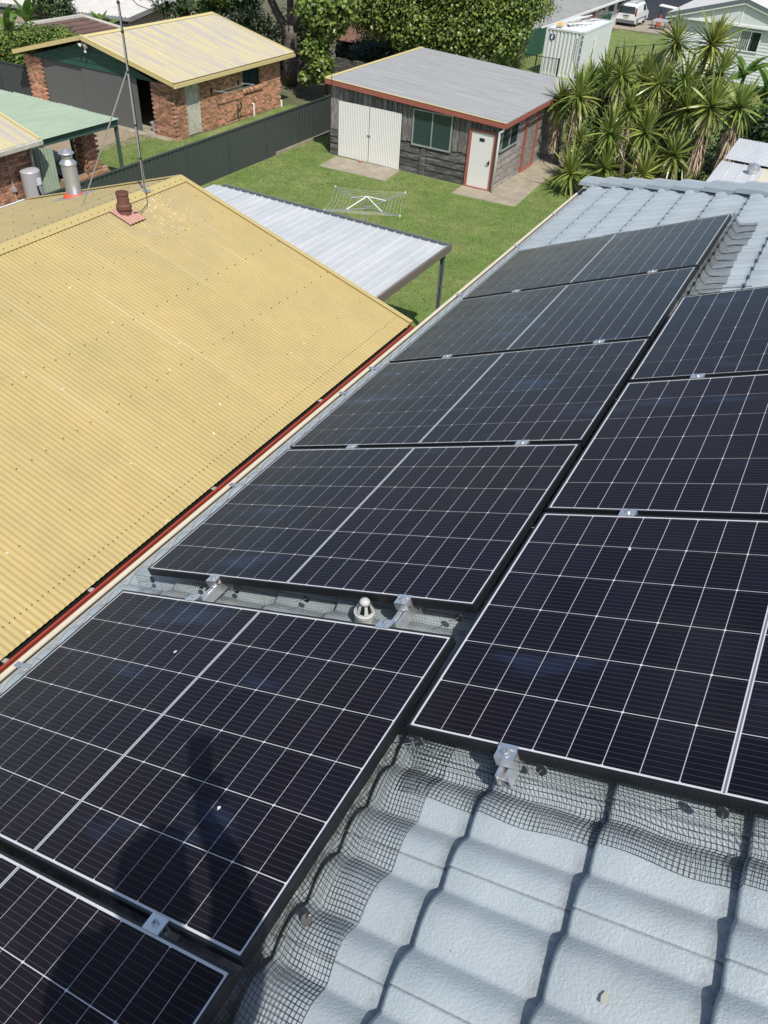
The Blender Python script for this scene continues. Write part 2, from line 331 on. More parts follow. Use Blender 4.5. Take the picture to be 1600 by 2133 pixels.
def tufts(name, x0, x1, y0, y1, n, h, m, avoid=()):
    x = RNG.uniform(x0, x1, n); y = RNG.uniform(y0, y1, n); keep = np.ones(n, bool)
    for a in avoid: keep &= ~((x > a[0]) & (x < a[1]) & (y > a[2]) & (y < a[3]))
    x = x[keep]; y = y[keep]; n = len(x)
    z = np.where(y < 38, -7.5, -7.5-0.05*(y-38)); a = RNG.uniform(0, 6.28, n); hh = RNG.uniform(0.5, 1.1, n)*h; w = h*0.35
    dx = np.cos(a)*w; dy = np.sin(a)*w; lx = RNG.normal(0, h*0.6, n); ly = RNG.normal(0, h*0.6, n)
    V = np.stack([np.stack([x-dx, y-dy, z], 1), np.stack([x+dx, y+dy, z], 1), np.stack([x+lx, y+ly, z+hh], 1)], 1).reshape(-1, 3)
    o = npmesh(name, V, np.arange(3*n).reshape(-1, 3), m); return tag(o, 'short green grass covering the yard', 'grass', kind='stuff')
AV = ((-16.1, -12.9, 25.9, 28), (-16.55, -9.0, 27.4, 36), (-10.3, -7.7, 26.4, 36), (-13.9, -3.5, -5, 10))
o = tufts('grass', -18.0, -2.5, 9, 38, 170000, 0.05, M['grass_blade'], AV); o['label'] = 'mown green lawn between the grey fence, shed and carport'
o = tufts('grass', -24.2, -18.3, 19.6, 26, 22000, 0.05, M['grass_blade'], ((-31, -22.4, 24.9, 40),)); o['label'] = 'strip of lawn beyond the grey fence by the brick garage'

# ------------------------------------------------------------------ our house with the tiled roof
TH = 0.40386; st, ct = math.sin(TH), math.cos(TH)
def rw(u, v, d=0.0): return Vector((u*ct - d*st, v, u*st + d*ct))      # roof coordinates to world
house = thing('tiled_house', 'house under a light blue-grey painted tile roof carrying the solar panels', 'house', (3, 0, -7.5))
w = MB(); w.box(0.25, 12, -9, 7.2, -7.5, -0.62)
build(w, 'wall', M['cream'], house)
pbox('eave_soffit', M['cream'], house, -0.24, 0.25, -9, 7.2, -0.62, -0.60)
pbox('fascia', M['cream'], house, -0.275, -0.245, -9, 7.62, -0.60, -0.36)
UR = 6.2; TD = -0.125
HIPV = lambda u: 7.72 - (u + 0.41)*ct*1.0      # hip line in the v direction at slope distance u
roof = bpy.data.objects.new('roof', None)
rb = MB(); rb.slab([(-0.27, -9, TD-0.05), (UR, -9, TD-0.05), (UR, HIPV(UR), TD-0.05), (-0.27, HIPV(-0.27), TD-0.05)], (0, 0, 0.012))
roof = build(rb, 'roof', M['underlay'], None); roof.parent = house; roof.location = (-3, 0, 7.5); roof.rotation_euler = (0, -TH, 0)
TW, TG, UK0, VJ = 0.31, 0.325, 2.02, -0.855
def tprof(t):    # two asymmetric rolls across one tile, t in 0..2
    f = t % 1.0; p = f/0.60 if f < 0.60 else (1-f)/0.40
    return math.sin(math.pi/2*p)**1.1
def tile_mesh(clip=None, uo=0, vo=0):
    mb = MB(); nv = 40; L = TG + 0.045; g_ = 0.0007
    us = [0, 0.012, 0.11, 0.22, L]; ring = []
    for iu, u in enumerate(us):
        for k in range(nv+1):
            t = 2*k/nv; v = g_ + (TW-2*g_)*k/nv
            z = 0.025*tprof(t+0.35) + 0.030*(1-u/L) - (0.004 if iu == 0 else 0)
            mb.v.append((u, v, z))
    n = nv+1
    for i in range(len(us)-1):
        for k in range(nv): mb.f.append((i*n+k, i*n+k+1, (i+1)*n+k+1, (i+1)*n+k))
    b0 = len(mb.v)
    for k in range(n): x, y, z = mb.v[k]; mb.v.append((x+0.001, y, z-0.024))
    for k in range(nv): mb.f.append((k, b0+k, b0+k+1, k+1))
    b1 = len(mb.v)
    for i in range(len(us)): x, y, z = mb.v[i*n]; mb.v.append((x, y, z-0.02))
    for i in range(len(us)-1): mb.f.append((i*n, (i+1)*n, b1+i+1, b1+i))
    b1 = len(mb.v)
    for i in range(len(us)): x, y, z = mb.v[i*n+nv]; mb.v.append((x, y, z-0.02))
    for i in range(len(us)-1): mb.f.append((i*n+nv, b1+i, b1+i+1, (i+1)*n+nv))
    return mb
tmb = tile_mesh(); tme = meshonly(tmb, M['tile'], 'roof_tile', smooth=True)
stuff_tiles = MB(); GG = 0.158; ORR = -0.551; PL, PW, PG = 1.722, 1.134, 0.026
def covered(u0, u1, v0, v1):
    if u0 > 0.1 and u1 < 1.70 and ((v1 < -GG-0.1) or (v0 > 0.12 and v1 < 4.55)): return True
    if u0 > 1.80 and v0 > ORR+0.1 and v1 < 2.85: return True
    return False
for ku in range(-7, 13):
    u0 = UK0 + TG*ku
    for kv in range(-28, 30):
        v0 = VJ + TW*kv; u1 = u0+TG; v1 = v0+TW; vm = HIPV(u0+0.16)
        if v0 > HIPV(u0) + 0.02: continue
        z0 = TD - 0.032
        cut = v1 > HIPV(u1+0.05)
        vis = (not covered(u0, u1, v0, v1)) and u0 < 3.2 and v0 > -2.4
        if vis:
            if cut:
                me = tme.copy(); bm = bmesh.new(); bm.from_mesh(me)
                # plane of the hip in tile coordinates
                p = Vector((0, HIPV(u0)-v0, 0)); d = Vector((1, -ct, 0)).normalized(); nn = Vector((ct, 1, 0)).normalized()
                bmesh.ops.bisect_plane(bm, geom=bm.verts[:]+bm.edges[:]+bm.faces[:], plane_co=p, plane_no=nn, clear_outer=True)
                bm.to_mesh(me); bm.free()
                if not len(me.polygons): continue
                t_ = bpy.data.objects.new('roof_tile', me); S.collection.objects.link(t_); t_.parent = roof
            else: t_ = inst(D(tme), 'roof_tile', roof)
            t_.location = (u0, v0, z0 + random.uniform(-0.001, 0.001)); t_.rotation_euler = (0, 0, random.uniform(-0.004, 0.004))
        elif not cut:
            stuff_tiles.add([(x+u0, y+v0, z+z0) for x, y, z in tmb.v[::1]], tmb.f)
o = build(stuff_tiles, 'covered_roof_tiles', M['tile'], roof, world=False, smooth=True, stuff=True)
# hip caps from the eave corner upwards
def hipP(s): u = -0.36 + s; return rw(u, HIPV(u), TD + 0.008)
k = 0; s0 = 0.0; hd = (hipP(1)-hipP(0)).normalized(); side = Vector((1, 1, 0)).normalized(); upv = hd.cross(side).normalized()
if upv.z < 0: upv = -upv
while s0 < 4.8:
    a = hipP(s0) + upv*0.055; b = hipP(s0+0.36) + upv*0.028; prof = [(-0.15, -0.085), (-0.13, -0.05), (-0.05, -0.004), (0, 0.003), (0.05, -0.004), (0.13, -0.05), (0.15, -0.085)]
    mb = MB(); n = len(prof)
    ring = [a + side*x + upv*z for x, z in prof] + [b + side*x*0.93 + upv*z for x, z in prof] + [a + side*x*0.9 + upv*(z-0.022) for x, z in prof]
    mb.add(ring, [(i, i+1, n+i+1, n+i) for i in range(n-1)] + [(i, 2*n+i, 2*n+i+1, i+1) for i in range(n-1)])
    o = bpy.data.objects.new('hip_cap', None)
    hc = build(mb, 'hip_cap', M['tile'], house); s0 += 0.335
# rear hip face and the other slope
rg = rw(UR, 0, TD).x; rz_ = rw(UR, 0, TD).z; mb = MB()
mb.add([rw(-0.36, HIPV(-0.36), TD), rw(UR, HIPV(UR), TD), (2*rg+0.36, 7.67, rw(-0.36, 0, TD).z)], [(0, 1, 2)])
mb.add([(rg, -9, rz_), (rg, HIPV(UR), rz_), (2*rg+0.36, 7.67, -0.3), (2*rg+0.36, -9, -0.3)], [(0, 1, 2, 3)])
build(mb, 'rear_roof_slope', M['tile'], house)
# gutter with leaf guard
gl = MB(); gl.box(-0.385, -0.377, -9, 7.8, -0.50, -0.378); gl.box(-0.387, -0.362, -9, 7.8, -0.378, -0.368)
gut = build(gl, 'gutter', M['cream'], house)
gi = MB(); gi.box(-0.377, -0.285, -9, 7.8, -0.50, -0.49); gi.box(-0.285, -0.277, -9, 7.8, -0.50, -0.36); gi.box(-0.385, -0.28, 7.8, 7.806, -0.5, -0.37)
build(gi, 'gutter_lining', M['gutter_grey'], house)
lg = MB(); lg.slab([(-0.352, -9, -0.385), (-0.20, -9, -0.345), (-0.20, 7.7, -0.345), (-0.352, 7.7, -0.385)], (0, 0, 0.004))
for q in (0.3, 0.6, 0.85):
    x = -0.352 + q*0.152; z = -0.381 + q*0.040; lg.box(x-0.004, x+0.004, -9, 7.7, z+0.002, z+0.006)
build(lg, 'leaf_guard', M['leafguard'], house)
for yy in (-0.55, 1.05, 2.3, 2.72, 4.25, 5.6, 6.7):
    mb = MB(); mb.slab([(-0.362, yy, -0.372), (-0.27, yy+0.015, -0.355), (-0.27, yy+0.03, -0.335), (-0.362, yy+0.012, -0.366)], (0, 0.003, 0.003))
    mb.box(-0.375, -0.345, yy-0.01, yy+0.02, -0.368, -0.364); build(mb, 'gutter_bracket', M['steel'], house)

# ------------------------------------------------------------------ solar panels
def quadprism(mb, x0, x1, y0, y1, z0, z1, c=0.0):
    if c <= 0: return mb.box(x0, x1, y0, y1, z0, z1)
    p = [(x0+c, y0), (x1-c, y0), (x1, y0+c), (x1, y1-c), (x1-c, y1), (x0+c, y1), (x0, y1-c), (x0, y0+c)]
    return mb.add([(a, b, z1) for a, b in p] + [(a, b, z0) for a, b in p], [tuple(range(8))] + [(i, i+8, (i+1) % 8+8, (i+1) % 8) for i in range(8)])
CU, CV = (PL-0.028-0.011)/18, (PW-0.028)/6
cmesh = []
for half in (0, 1):   # half-cut cells: chamfered corners on the outer side of the pair
    mb = MB(); a, b, c = 0, CU-0.0027, 0.0034; y1 = CV-0.0030
    p = [(c, 0), (b, 0), (b, y1), (c, y1), (0, y1-c), (0, c)] if half == 0 else [(0, 0), (b-c, 0), (b, c), (b, y1-c), (b-c, y1), (0, y1)]
    mb.add([(x, y, 0) for x, y in p] + [(x, y, -0.001) for x, y in p], [tuple(range(6))] + [(i, i+6, (i+1) % 6+6, (i+1) % 6) for i in range(6)])
    cmesh.append(meshonly(mb, M['cell'], 'solar_cell'))
fm = MB(); fw, ll = 0.0075, 0.035
for b in ((0, PL, 0, fw), (0, PL, PW-fw, PW), (0, fw, fw, PW-fw), (PL-fw, PL, fw, PW-fw)): fm.box(b[0], b[1], b[2], b[3], -ll, 0)
fm.box(fw, 0.03, fw, PW-fw, -ll, -ll+0.002); fm.box(PL-0.03, PL-fw, fw, PW-fw, -ll, -ll+0.002)
fme = meshonly(fm, M['black_frame'], 'frame')
bme = meshonly(MB().box(fw, PL-fw, fw, PW-fw, -0.008, -0.0024), M['backsheet'], 'backsheet')
rme = meshonly(MB().box(PL/2-0.0025, PL/2+0.0025, 0.012, PW-0.012, -0.0024, -0.0018), M['ribbon'], 'bus_ribbon')
def panel(u, v, label):
    p = thing('solar_panel', label, 'solar panel', rw(u, v), 'solar panels laid on the tiled roof', (0, -TH, 0))
    inst(D(fme), 'frame', p); inst(D(bme), 'backsheet', p)
    for i in range(18):
        x = 0.014 + i*CU + (0.011 if i >= 9 else 0) + 0.0013
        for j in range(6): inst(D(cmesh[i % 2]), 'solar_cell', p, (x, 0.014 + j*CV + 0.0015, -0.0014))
    inst(D(rme), 'bus_ribbon', p)
    return p
PT = PW + PG; names = ['farthest panel of the gutter side row, at the hip end', 'second from far panel of the gutter side row', 'third from far panel of the gutter side row',
      'gutter side panel just beyond the open gap with the vent cowl']
for i, nme in enumerate(names): panel(0, (3-i)*PT, 'black framed solar panel, ' + nme)
panel(0, -GG-PW, 'black framed solar panel just nearer than the open gap, crossed by the arm shadow')
panel(0, -GG-2*PW-PG, 'black framed solar panel nearest in the gutter side row, cut by the bottom left corner')
for i, nme in enumerate(['nearest panel of the upper row, beside the bare tiles', 'middle panel of the upper row at right', 'farthest panel of the upper row at right']):
    panel(PL+0.037, ORR+i*PT, 'black framed solar panel, ' + nme)
# rails and clamps in roof coordinates
def rthing(name, label, cat, u, v, d, group=None): return thing(name, label, cat, rw(u, v, d), group, (0, -TH, 0))
def railmb(v0, v1):
    mb = MB(); L = v1-v0
    for b in ((-0.02, -0.016, -0.04, 0), (0.016, 0.02, -0.04, 0), (-0.016, 0.016, -0.04, -0.036), (-0.016, 0.016, -0.016, -0.013), (-0.016, -0.007, -0.003, 0), (0.007, 0.016, -0.003, 0)):
        mb.box(b[0], b[1], 0, L, b[2], b[3])
    return mb
for (u, v0, v1, lb) in ((0.455, -2.6, 4.75, 'aluminium mounting rail under the gutter side row, nearer the gutter'), (1.44, -2.6, 4.7, 'aluminium mounting rail under the gutter side row, nearer its upper edge'),
                        (2.083, ORR-0.065, 2.97, 'aluminium mounting rail with its cut end showing over the bare tiles'), (3.07, ORR-0.085, 2.97, 'aluminium mounting rail under the upper row, off to the right')):
    r = rthing('mounting_rail', lb, 'mounting rail', u, v0, -0.0365, 'rails carrying the solar panels'); build(railmb(v0, v1), 'rail', M['alu'], r, world=False)
    v = v0 + 0.25
    while v < v1: 
        mb = MB(); mb.box(-0.015, 0.015, v-v0, v-v0+0.04, -0.10, -0.0405); mb.box(-0.015, 0.16, v-v0, v-v0+0.04, -0.106, -0.10)
        build(mb, 'roof_hook', M['steel'], r, world=False); v += 1.2
def bolt(): 
    mb = MB(); mb.lathe((0, 0, 0.003), [(0.009, 0), (0.009, 0.007), (0.0045, 0.007), (0.004, 0.002)], 10); return mb
bme_ = meshonly(bolt(), M['steel'], 'bolt')
mid = MB(); mid.box(-0.03, 0.03, -0.021, 0.021, 0.0005, 0.004); mid.box(-0.03, 0.03, -0.011, -0.008, -0.034, 0.0005); mid.box(-0.03, 0.03, 0.008, 0.011, -0.034, 0.0005)
mide = meshonly(mid, M['alu'], 'clamp_body')
end = MB(); end.box(-0.028, 0.028, -0.004, 0.012, 0.0005, 0.004); end.box(-0.028, 0.028, -0.03, -0.002, -0.004, 0.0005); end.box(-0.028, 0.028, -0.006, -0.002, -0.034, -0.004); end.box(-0.028, 0.028, -0.034, -0.030, -0.034, 0.0005)
ende = meshonly(end, M['alu'], 'clamp_body')
def clamp(kind, u, v, label, flip=False):
    c = thing('panel_clamp', label.replace('in the joint nearest beyond the open gap', 'in the joint beyond the open gap'), 'clamp', rw(u, v, 0), ('mid clamps' if kind == 'mid' else 'end clamps') + ' holding the solar panels', (0, -TH, 0))
    if flip:
        c.rotation_euler = (Matrix.Rotation(-TH, 3, 'Y') @ Matrix.Rotation(math.pi, 3, 'Z')).to_euler()
    inst(D(mide if kind == 'mid' else ende), 'clamp_body', c)
    inst(D(bme_), 'bolt', c, (0, 0 if kind == 'mid' else -0.016, 0))
    return c
jn = ['joint nearest beyond the open gap', 'middle joint of the gutter side row', 'farthest joint of the gutter side row']
for i in range(3):
    for u, sd in ((0.455, 'towards the gutter'), (1.44, 'towards the upper row')):
        clamp('mid', u, (i+1)*PT-PG/2, 'silver mid clamp in the %s, %s' % (jn[i], sd))
clamp('mid', 1.44, -GG-PW-PG/2, 'silver mid clamp between the two nearest gutter side panels')
clamp('mid', 0.455, -GG-PW-PG/2, 'silver mid clamp of the nearest joint, out of view at left')
clamp('mid', 2.083, ORR+PT-PG/2, 'silver mid clamp in the nearer joint of the upper row')
clamp('mid', 2.083, ORR+2*PT-PG/2, 'silver mid clamp in the farther joint of the upper row')
clamp('end', 2.083, ORR, 'silver end clamp above the cut rail end over the bare tiles')
clamp('end', 3.07, ORR, 'silver end clamp of the upper row, off to the right')
clamp('end', 0.455, 0, 'silver end clamp on the far side of the open gap, nearer the gutter')
clamp('end', 1.44, 0, 'silver end clamp on the far side of the open gap, by the vent cowl')
clamp('end', 0.455, -GG, 'low silver end clamp on the near side of the open gap, nearer the gutter', True)
clamp('end', 1.44, -GG, 'low silver end clamp on the near side of the open gap, by the vent cowl', True)

# wire mesh skirts -----------------------------------------------------------
def tz(u, v):   # tile surface height in roof coordinates
    fu = ((u - UK0) / TG) % 1.0; t = ((v - VJ) / TW * 2)
    return TD - 0.032 + 0.025*tprof(t+0.35) + 0.030*(1-fu*TG/(TG+0.045))
def wiremesh(fn, na, nb, r=0.0008, skip=None):
    """fn(i, j) gives roof coordinates (u, v, d) of grid node i along, j across"""
    P = np.zeros((na+1, nb+1, 3))
    for i in range(na+1):
        for j in range(nb+1): P[i, j] = rw(*fn(i, j))
    V = []; F = []; up = np.array([-st, 0, ct])
    def poly(pts):
        n0 = len(V)
        for i, p in enumerate(pts):
            d = pts[min(i+1, len(pts)-1)] - pts[max(i-1, 0)]; d = d/(np.linalg.norm(d)+1e-9)
            s_ = np.cross(d, up); l = np.linalg.norm(s_); s_ = s_/l if l > 0.2 else np.array([0.7, 0.7, 0]); w_ = np.cross(s_, d)
            V.extend([p + s_*r, p - s_*r*0.5 + w_*r*0.87, p - s_*r*0.5 - w_*r*0.87])
        for i in range(len(pts)-1):
            a = n0+3*i
            for k in range(3): F.append((a+k, a+(k+1) % 3, a+3+(k+1) % 3, a+3+k))
    for i in range(na+1): poly(P[i])
    for j in range(nb+1): poly(P[:, j])
    return np.array(V), np.array(F)
GP = 0.0127
def skirt(fn, na, nb, label, r=0.0008):
    V, F = wiremesh(fn, na, nb, r); o = npmesh('mesh_skirt', V, F, M['wire'])
    return tag(o, label, 'wire mesh', 'wire mesh closing the gaps around the panels')
def prof_out(j, fold=0.0):  # distance away from the frame and blend factor down to the tile for row j
    s = j*GP; H = 0.115
    if s < 0.105: a = s/0.105; return 0.004 + 0.03*a*a, 1-a
    return 0.034 + (s-0.105)*0.95, 0.0
def drape(u, v, bl, k=0):
    base = tz(u, v) + 0.006 + 0.004*math.sin(u*31+v*17) + 0.004*max(0, math.sin(v*9+u*5)); top = -0.012
    return base*(1-bl) + top*bl
def f_near(i, j):
    o_, bl = prof_out(j); u = 1.765 + i*GP; v = ORR - o_ + 0.006*math.sin(u*14)*(1-bl); return (u, v, drape(u, v, bl))
skirt(f_near, 140, 17, 'black wire mesh along the near edge of the upper row, lying on the bare tiles')
def f_side(i, j):
    o_, bl = prof_out(j); v = ORR + 0.10 - i*GP; u = PL + 0.004 + o_*0.93 + 0.004*math.sin(v*13)*(1-bl); return (u, v, drape(u, v, bl))
skirt(f_side, 168, 18, 'black wire mesh along the upper edge of the two nearest gutter side panels')
def f_gap(i, j):
    s = j*GP; u = -0.10 + i*GP
    if s < 0.10: bl = 1-s/0.10; v = -0.006 - 0.02*(1-bl)
    else: bl = 0; v = -0.026 - (s-0.10)*0.95
    return (u, v, drape(u, v, bl) + (0.003*math.sin(u*21) if bl == 0 else 0))
skirt(f_gap, 144, 18, 'black wire mesh lining the open gap around the vent cowl', 0.00042)
def f_far(i, j):
    o_, bl = prof_out(j); v = 2.93 + i*GP; u = PL + 0.004 + o_*0.95 + 0.01*math.sin(v*6)*(1-bl); return (u, v, drape(u, v, bl))
skirt(f_far, 140, 19, 'black wire mesh beside the two farthest gutter side panels')
def f_end(i, j):
    u = 0.75 + i*GP; s = j*GP; return (u, 4.62+0.012*j, -0.015 + 0.025*math.sin(j*0.6+u*3)*0.6 + 0.01)
skirt(f_end, 60, 3, 'narrow upturned strip of wire mesh behind the farthest panel')
def f_end2(i, j): return (1.80 + i*GP, 2.915+0.012*j, 0.004 + 0.012*math.sin(j*0.7+i*0.1))
skirt(f_end2, 26, 3, 'small upturned wire mesh corner behind the farthest upper row panel')
# fixing discs with pins
dm = MB(); dm.lathe((0, 0, 0), [(0.014, -0.0006), (0.015, 0), (0.0138, 0.0008), (0.003, 0.0008)], 22); dme = meshonly(dm, M['black_frame'], 'disc')
pm = MB(); pm.tube([(0, 0, 0), (0.003, 0.008, 0.04), (0, 0.02, 0.085)], 0.0016, 5); pme = meshonly(pm, M['steel'], 'pin')
def disc(u, v, d, tilt, label, side=False):
    c = thing('mesh_fixing', label, 'fixing', rw(u, v, d), 'round fixings holding the wire mesh')
    base = Matrix.Rotation(-TH, 3, 'Y') @ Matrix.Rotation(tilt[2], 3, 'Z') @ Matrix.Rotation(tilt[0], 3, 'X')
    c.rotation_euler = base.to_euler(); inst(D(dme), 'disc', c); inst(D(pme), 'pin', c); return c
for (u, lb) in ((1.80, 'round black mesh fixing at the near corner of the upper row'), (2.18, 'round black mesh fixing right of the cut rail end'), (2.62, 'round black mesh fixing at the right edge over the bare tiles')):
    disc(u, ORR-0.02, -0.03, (1.05, 0, 0.2), lb)
disc(PL+0.035, -1.12, -0.085, (0.9, 0, 1.3), 'round black mesh fixing with a long pin beside the second nearest gutter side panel')
disc(PL+0.03, -1.62, -0.06, (0.9, 0, 1.3), 'round black mesh fixing at the bottom edge beside the nearest gutter side panel')
for u, lb in ((0.03, 'at its gutter end'), (0.36, 'second from the gutter'), (0.58, 'third from the gutter'), (0.97, 'left of the vent cowl'), (1.66, 'at its upper end')):
    disc(u, -0.022, -0.045, (1.25, 0, 0.15), 'round black mesh fixing in the open gap, ' + lb)
# vent cowl in the gap
vc = thing('vent_cowl', 'pale grey plastic vent cowl standing in the open gap between panels', 'vent', rw(1.235, -0.035, -0.115))
mb = MB(); mb.lathe(rw(1.235, -0.035, -0.115), [(0.036, -0.03), (0.034, 0.045), (0.040, 0.047), (0.040, 0.062), (0.034, 0.065), (0.0335, 0.068)], 24); vb = build(mb, 'pipe', M['cowl'], vc, smooth=False)
c0 = rw(1.235, -0.035, -0.115)
mb = MB(); mb.lathe(c0 + Vector((0, 0, 0.066)), [(0.030, 0), (0.019, 0.038), (0.018, 0.04)], 20); build(mb, 'core', M['black_frame'], vc)
for k in range(6):
    a = k*math.pi/3; mb = MB(); ca, sa = math.cos(a), math.sin(a); cb, sb = math.cos(a+0.45), math.sin(a+0.45)
    q = lambda r_, z_, c_, s_: c0 + Vector((c_*r_, s_*r_, z_))
    mb.slab([q(0.036, 0.066, ca, sa), q(0.036, 0.066, cb, sb), q(0.022, 0.108, cb, sb), q(0.022, 0.108, ca, sa)], (-(ca+cb)*0.001, -(sa+sb)*0.001, 0.0)); build(mb, 'rib', M['cowl'], vc)
mb = MB(); mb.lathe(c0 + Vector((0, 0, 0.107)), [(0.023, 0), (0.018, 0.012), (0.010, 0.018), (0.003, 0.02)], 20); build(mb, 'cap', M['cowl'], vc, smooth=True)
# debris on the panels and tiles
for u, v, lb in ((1.36, -0.97, 'small white bird dropping on the panel with the arm shadow'), (0.65, -0.45, 'tiny pale leaf flake on the panel nearer than the gap'), (2.15, 0.37, 'tiny pale speck on the nearest upper row panel')):
    mb = MB(); p = []
    for k in range(8): a = k*math.pi/4; r_ = 0.006*random.uniform(0.5, 1.2); p.append(rw(u+r_*math.cos(a), v+r_*1.3*math.sin(a), 0.0006))
    mb.slab(p, (0, 0, 0.0015)); o = build(mb, 'speck', M['white']); tag(o, lb, 'debris')
mb = MB(); p = [rw(2.47+0.008*math.cos(k), -1.02+0.014*math.sin(k), tz(2.47, -1.02)+0.008) for k in range(6)]; mb.slab(p, (0, 0, 0.002)); tag(build(mb, 'leaf_scrap', M['offwhite']), 'small curled dry leaf scrap lying on the bare tiles', 'debris')

# ------------------------------------------------------------------ yellow-roofed house next door
YE = 9.95; nz = Vector((1.55, 0, 5.18)).normalized(); nz2 = Vector((-1.42, 0, 4.6)).normalized()
yh = thing('yellow_roof_house', 'low house next door under a faded yellow corrugated roof', 'house', (-8.7, 3, -7.5))
EZ = -3.99; RX, RZ = -8.71, -2.47; EX = -3.543; FX, FZ = -13.3, -3.89
build(MB().box(-12.9, -4.0, -8, 9.5, -7.5, -4.25), 'wall', M['brick'], yh)
mb = MB(); mb.add([(-12.9, 9.5, -4.25), (-4.0, 9.5, -4.25), (-8.7, 9.5, -2.7)], [(0, 1, 2)]); build(mb, 'gable', M['cream'], yh)
dn = Vector((EX-RX, 0, EZ-RZ)); df = Vector((FX-RX, 0, FZ-RZ))
SH = 0.762; k = 0; y = YE
while y > -7:
    y0 = y - SH
    mb = MB().corr((RX, y0, RZ+0.0), dn, (0, 1, 0), nz, dn.length, SH/10, 10, 0.0105, 6); build(mb, 'roof_sheet', M['tan_roof'], yh, smooth=True)
    mb = MB().corr((RX, y0, RZ+0.0), df, (0, 1, 0), nz2, df.length, SH/10, 10, 0.0105, 6); build(mb, 'roof_sheet', M['tan_roof'], yh, smooth=True)
    y = y0 - 0.0005
# ridge capping and barge capping
rc = MB(); c1 = 0.024
for sgn, d_, n_ in ((1, dn.normalized(), nz), (-1, df.normalized(), nz2)):
    a = Vector((RX, 0, RZ)) + n_*c1; b = a + d_*0.19
    top = Vector((RX, 0, RZ+c1+0.012))
    for (y0, y1) in ((-7, 2.4), (2.4, YE+0.01)):
        rc.slab([(top.x, y0, top.z), (b.x, y0, b.z), (b.x, y1, b.z), (top.x, y1, top.z)], n_*0.002)
build(rc, 'ridge_cap', M['tan_trim'], yh)
for d_, n_, L_ in ((dn, nz, dn.length), (df, nz2, df.length)):
    mb = MB(); a = Vector((RX, YE-0.06, RZ)) + n_*0.026; b = a + d_
    mb.hexa([a+Vector((0, 0, 0)), b, b+Vector((0, 0.10, 0)), a+Vector((0, 0.10, 0)), a+n_*0.012, b+n_*0.012, b+n_*0.012+Vector((0, 0.10, 0)), a+n_*0.012+Vector((0, 0.10, 0))])
    a2 = a + Vector((0, 0.10, 0)) - n_*0.15; b2 = b + Vector((0, 0.10, 0)) - n_*0.15
    mb.hexa([a2, b2, b2+Vector((0, 0.012, 0)), a2+Vector((0, 0.012, 0)), a2+n_*0.148, b2+n_*0.148, b2+n_*0.148+Vector((0, 0.012, 0)), a2+n_*0.148+Vector((0, 0.012, 0))])
    build(mb, 'barge_cap', M['tan_trim'], yh)
# screws
sc = MB(); icos = [(1, 0), (0.5, 0.87), (-0.5, 0.87), (-1, 0), (-0.5, -0.87), (0.5, -0.87)]
def screw(x, y, d_=dn, n_=nz, r_=0.0078, h=0.0105):
    t = (x-RX)/d_.x; p = Vector((x, y, RZ + d_.z*t)) + n_*h
    sc.add([p + Vector((a*r_*1.2, b*r_*1.2, 0)) for a, b in icos] + [p + n_*0.011 + Vector((a*r_*0.8, b*r_*0.8, 0)) for a, b in icos], [tuple(range(6, 12))] + [(i, (i+1) % 6, (i+1) % 6+6, i+6) for i in range(6)])
y = 9.92
while y > -6.5:
    for x in (-7.51, -6.40, -5.30):
        for q in (0, 0.23, 0.53):
            yy = y - q - (0 if x < -7 or x < -5.5 and x > -6 else 0.05); screw(x + random.uniform(-0.01, 0.01), yy)
    screw(-8.13, y-0.23); screw(-4.45, y-0.3)
    for x in (-9.6, -10.6, -11.6, -12.6): screw(x, y-0.15, df, nz2); screw(x+0.03, y-0.5, df, nz2)
    y -= 0.762
y = YE - 0.1
while y > -6.5:
    screw(-3.80 + random.uniform(-0.006, 0.006), y, r_=0.007)
    y -= 0.0762
y = YE - 0.12
while y > -6.5: screw(-8.60, y, h=0.036); screw(-8.82, y-0.02, df, nz2, h=0.036); y -= 0.152
build(sc, 'roof_screws', M['screw'], yh, stuff=True)
# gutter: red front, dark leaf mesh
mb = MB(); mb.box(-3.512, -3.50, -8, YE+0.02, -4.19, -4.05); mb.box(-3.52, -3.49, -8, YE+0.02, -4.05, -4.04); mb.box(-3.62, -3.50, YE+0.02, YE+0.03, -4.19, -4.05); build(mb, 'gutter', M['red_paint'], yh)
mb = MB(); mb.box(-3.62, -3.513, -8, YE, -4.19, -4.18); build(mb, 'gutter_lining', M['dark'], yh)
mb = MB(); mb.slab([(-3.62, -8, -4.06), (-3.522, -8, -4.058), (-3.522, YE-0.1, -4.058), (-3.62, YE-0.1, -4.06)], (0, 0, 0.003)); build(mb, 'leaf_mesh', M['wire'], yh)
mb = MB(); mb.box(FX-0.15, FX-0.14, -8, YE+0.02, FZ-0.16, FZ-0.03); mb.box(FX-0.14, FX+0.02, -8, YE+0.02, FZ-0.16, FZ-0.15); mb.box(FX-0.16, FX-0.12, -8, YE+0.02, FZ-0.03, FZ-0.02); build(mb, 'gutter', M['white'], yh)
mb = MB()
for (yy) in (0.9, 2.1, 4.3, 6.9): mb.slab([(-3.60, yy, -4.05), (-3.52, yy, -4.045), (-3.52, yy+0.05, -4.04), (-3.60, yy+0.03, -4.05)], (0.0, 0.01, 0.01))
tag(build(mb, 'leaf_litter', M['leafguard']), 'scraps of litter caught along the yellow roof house gutter', 'litter', kind='stuff')
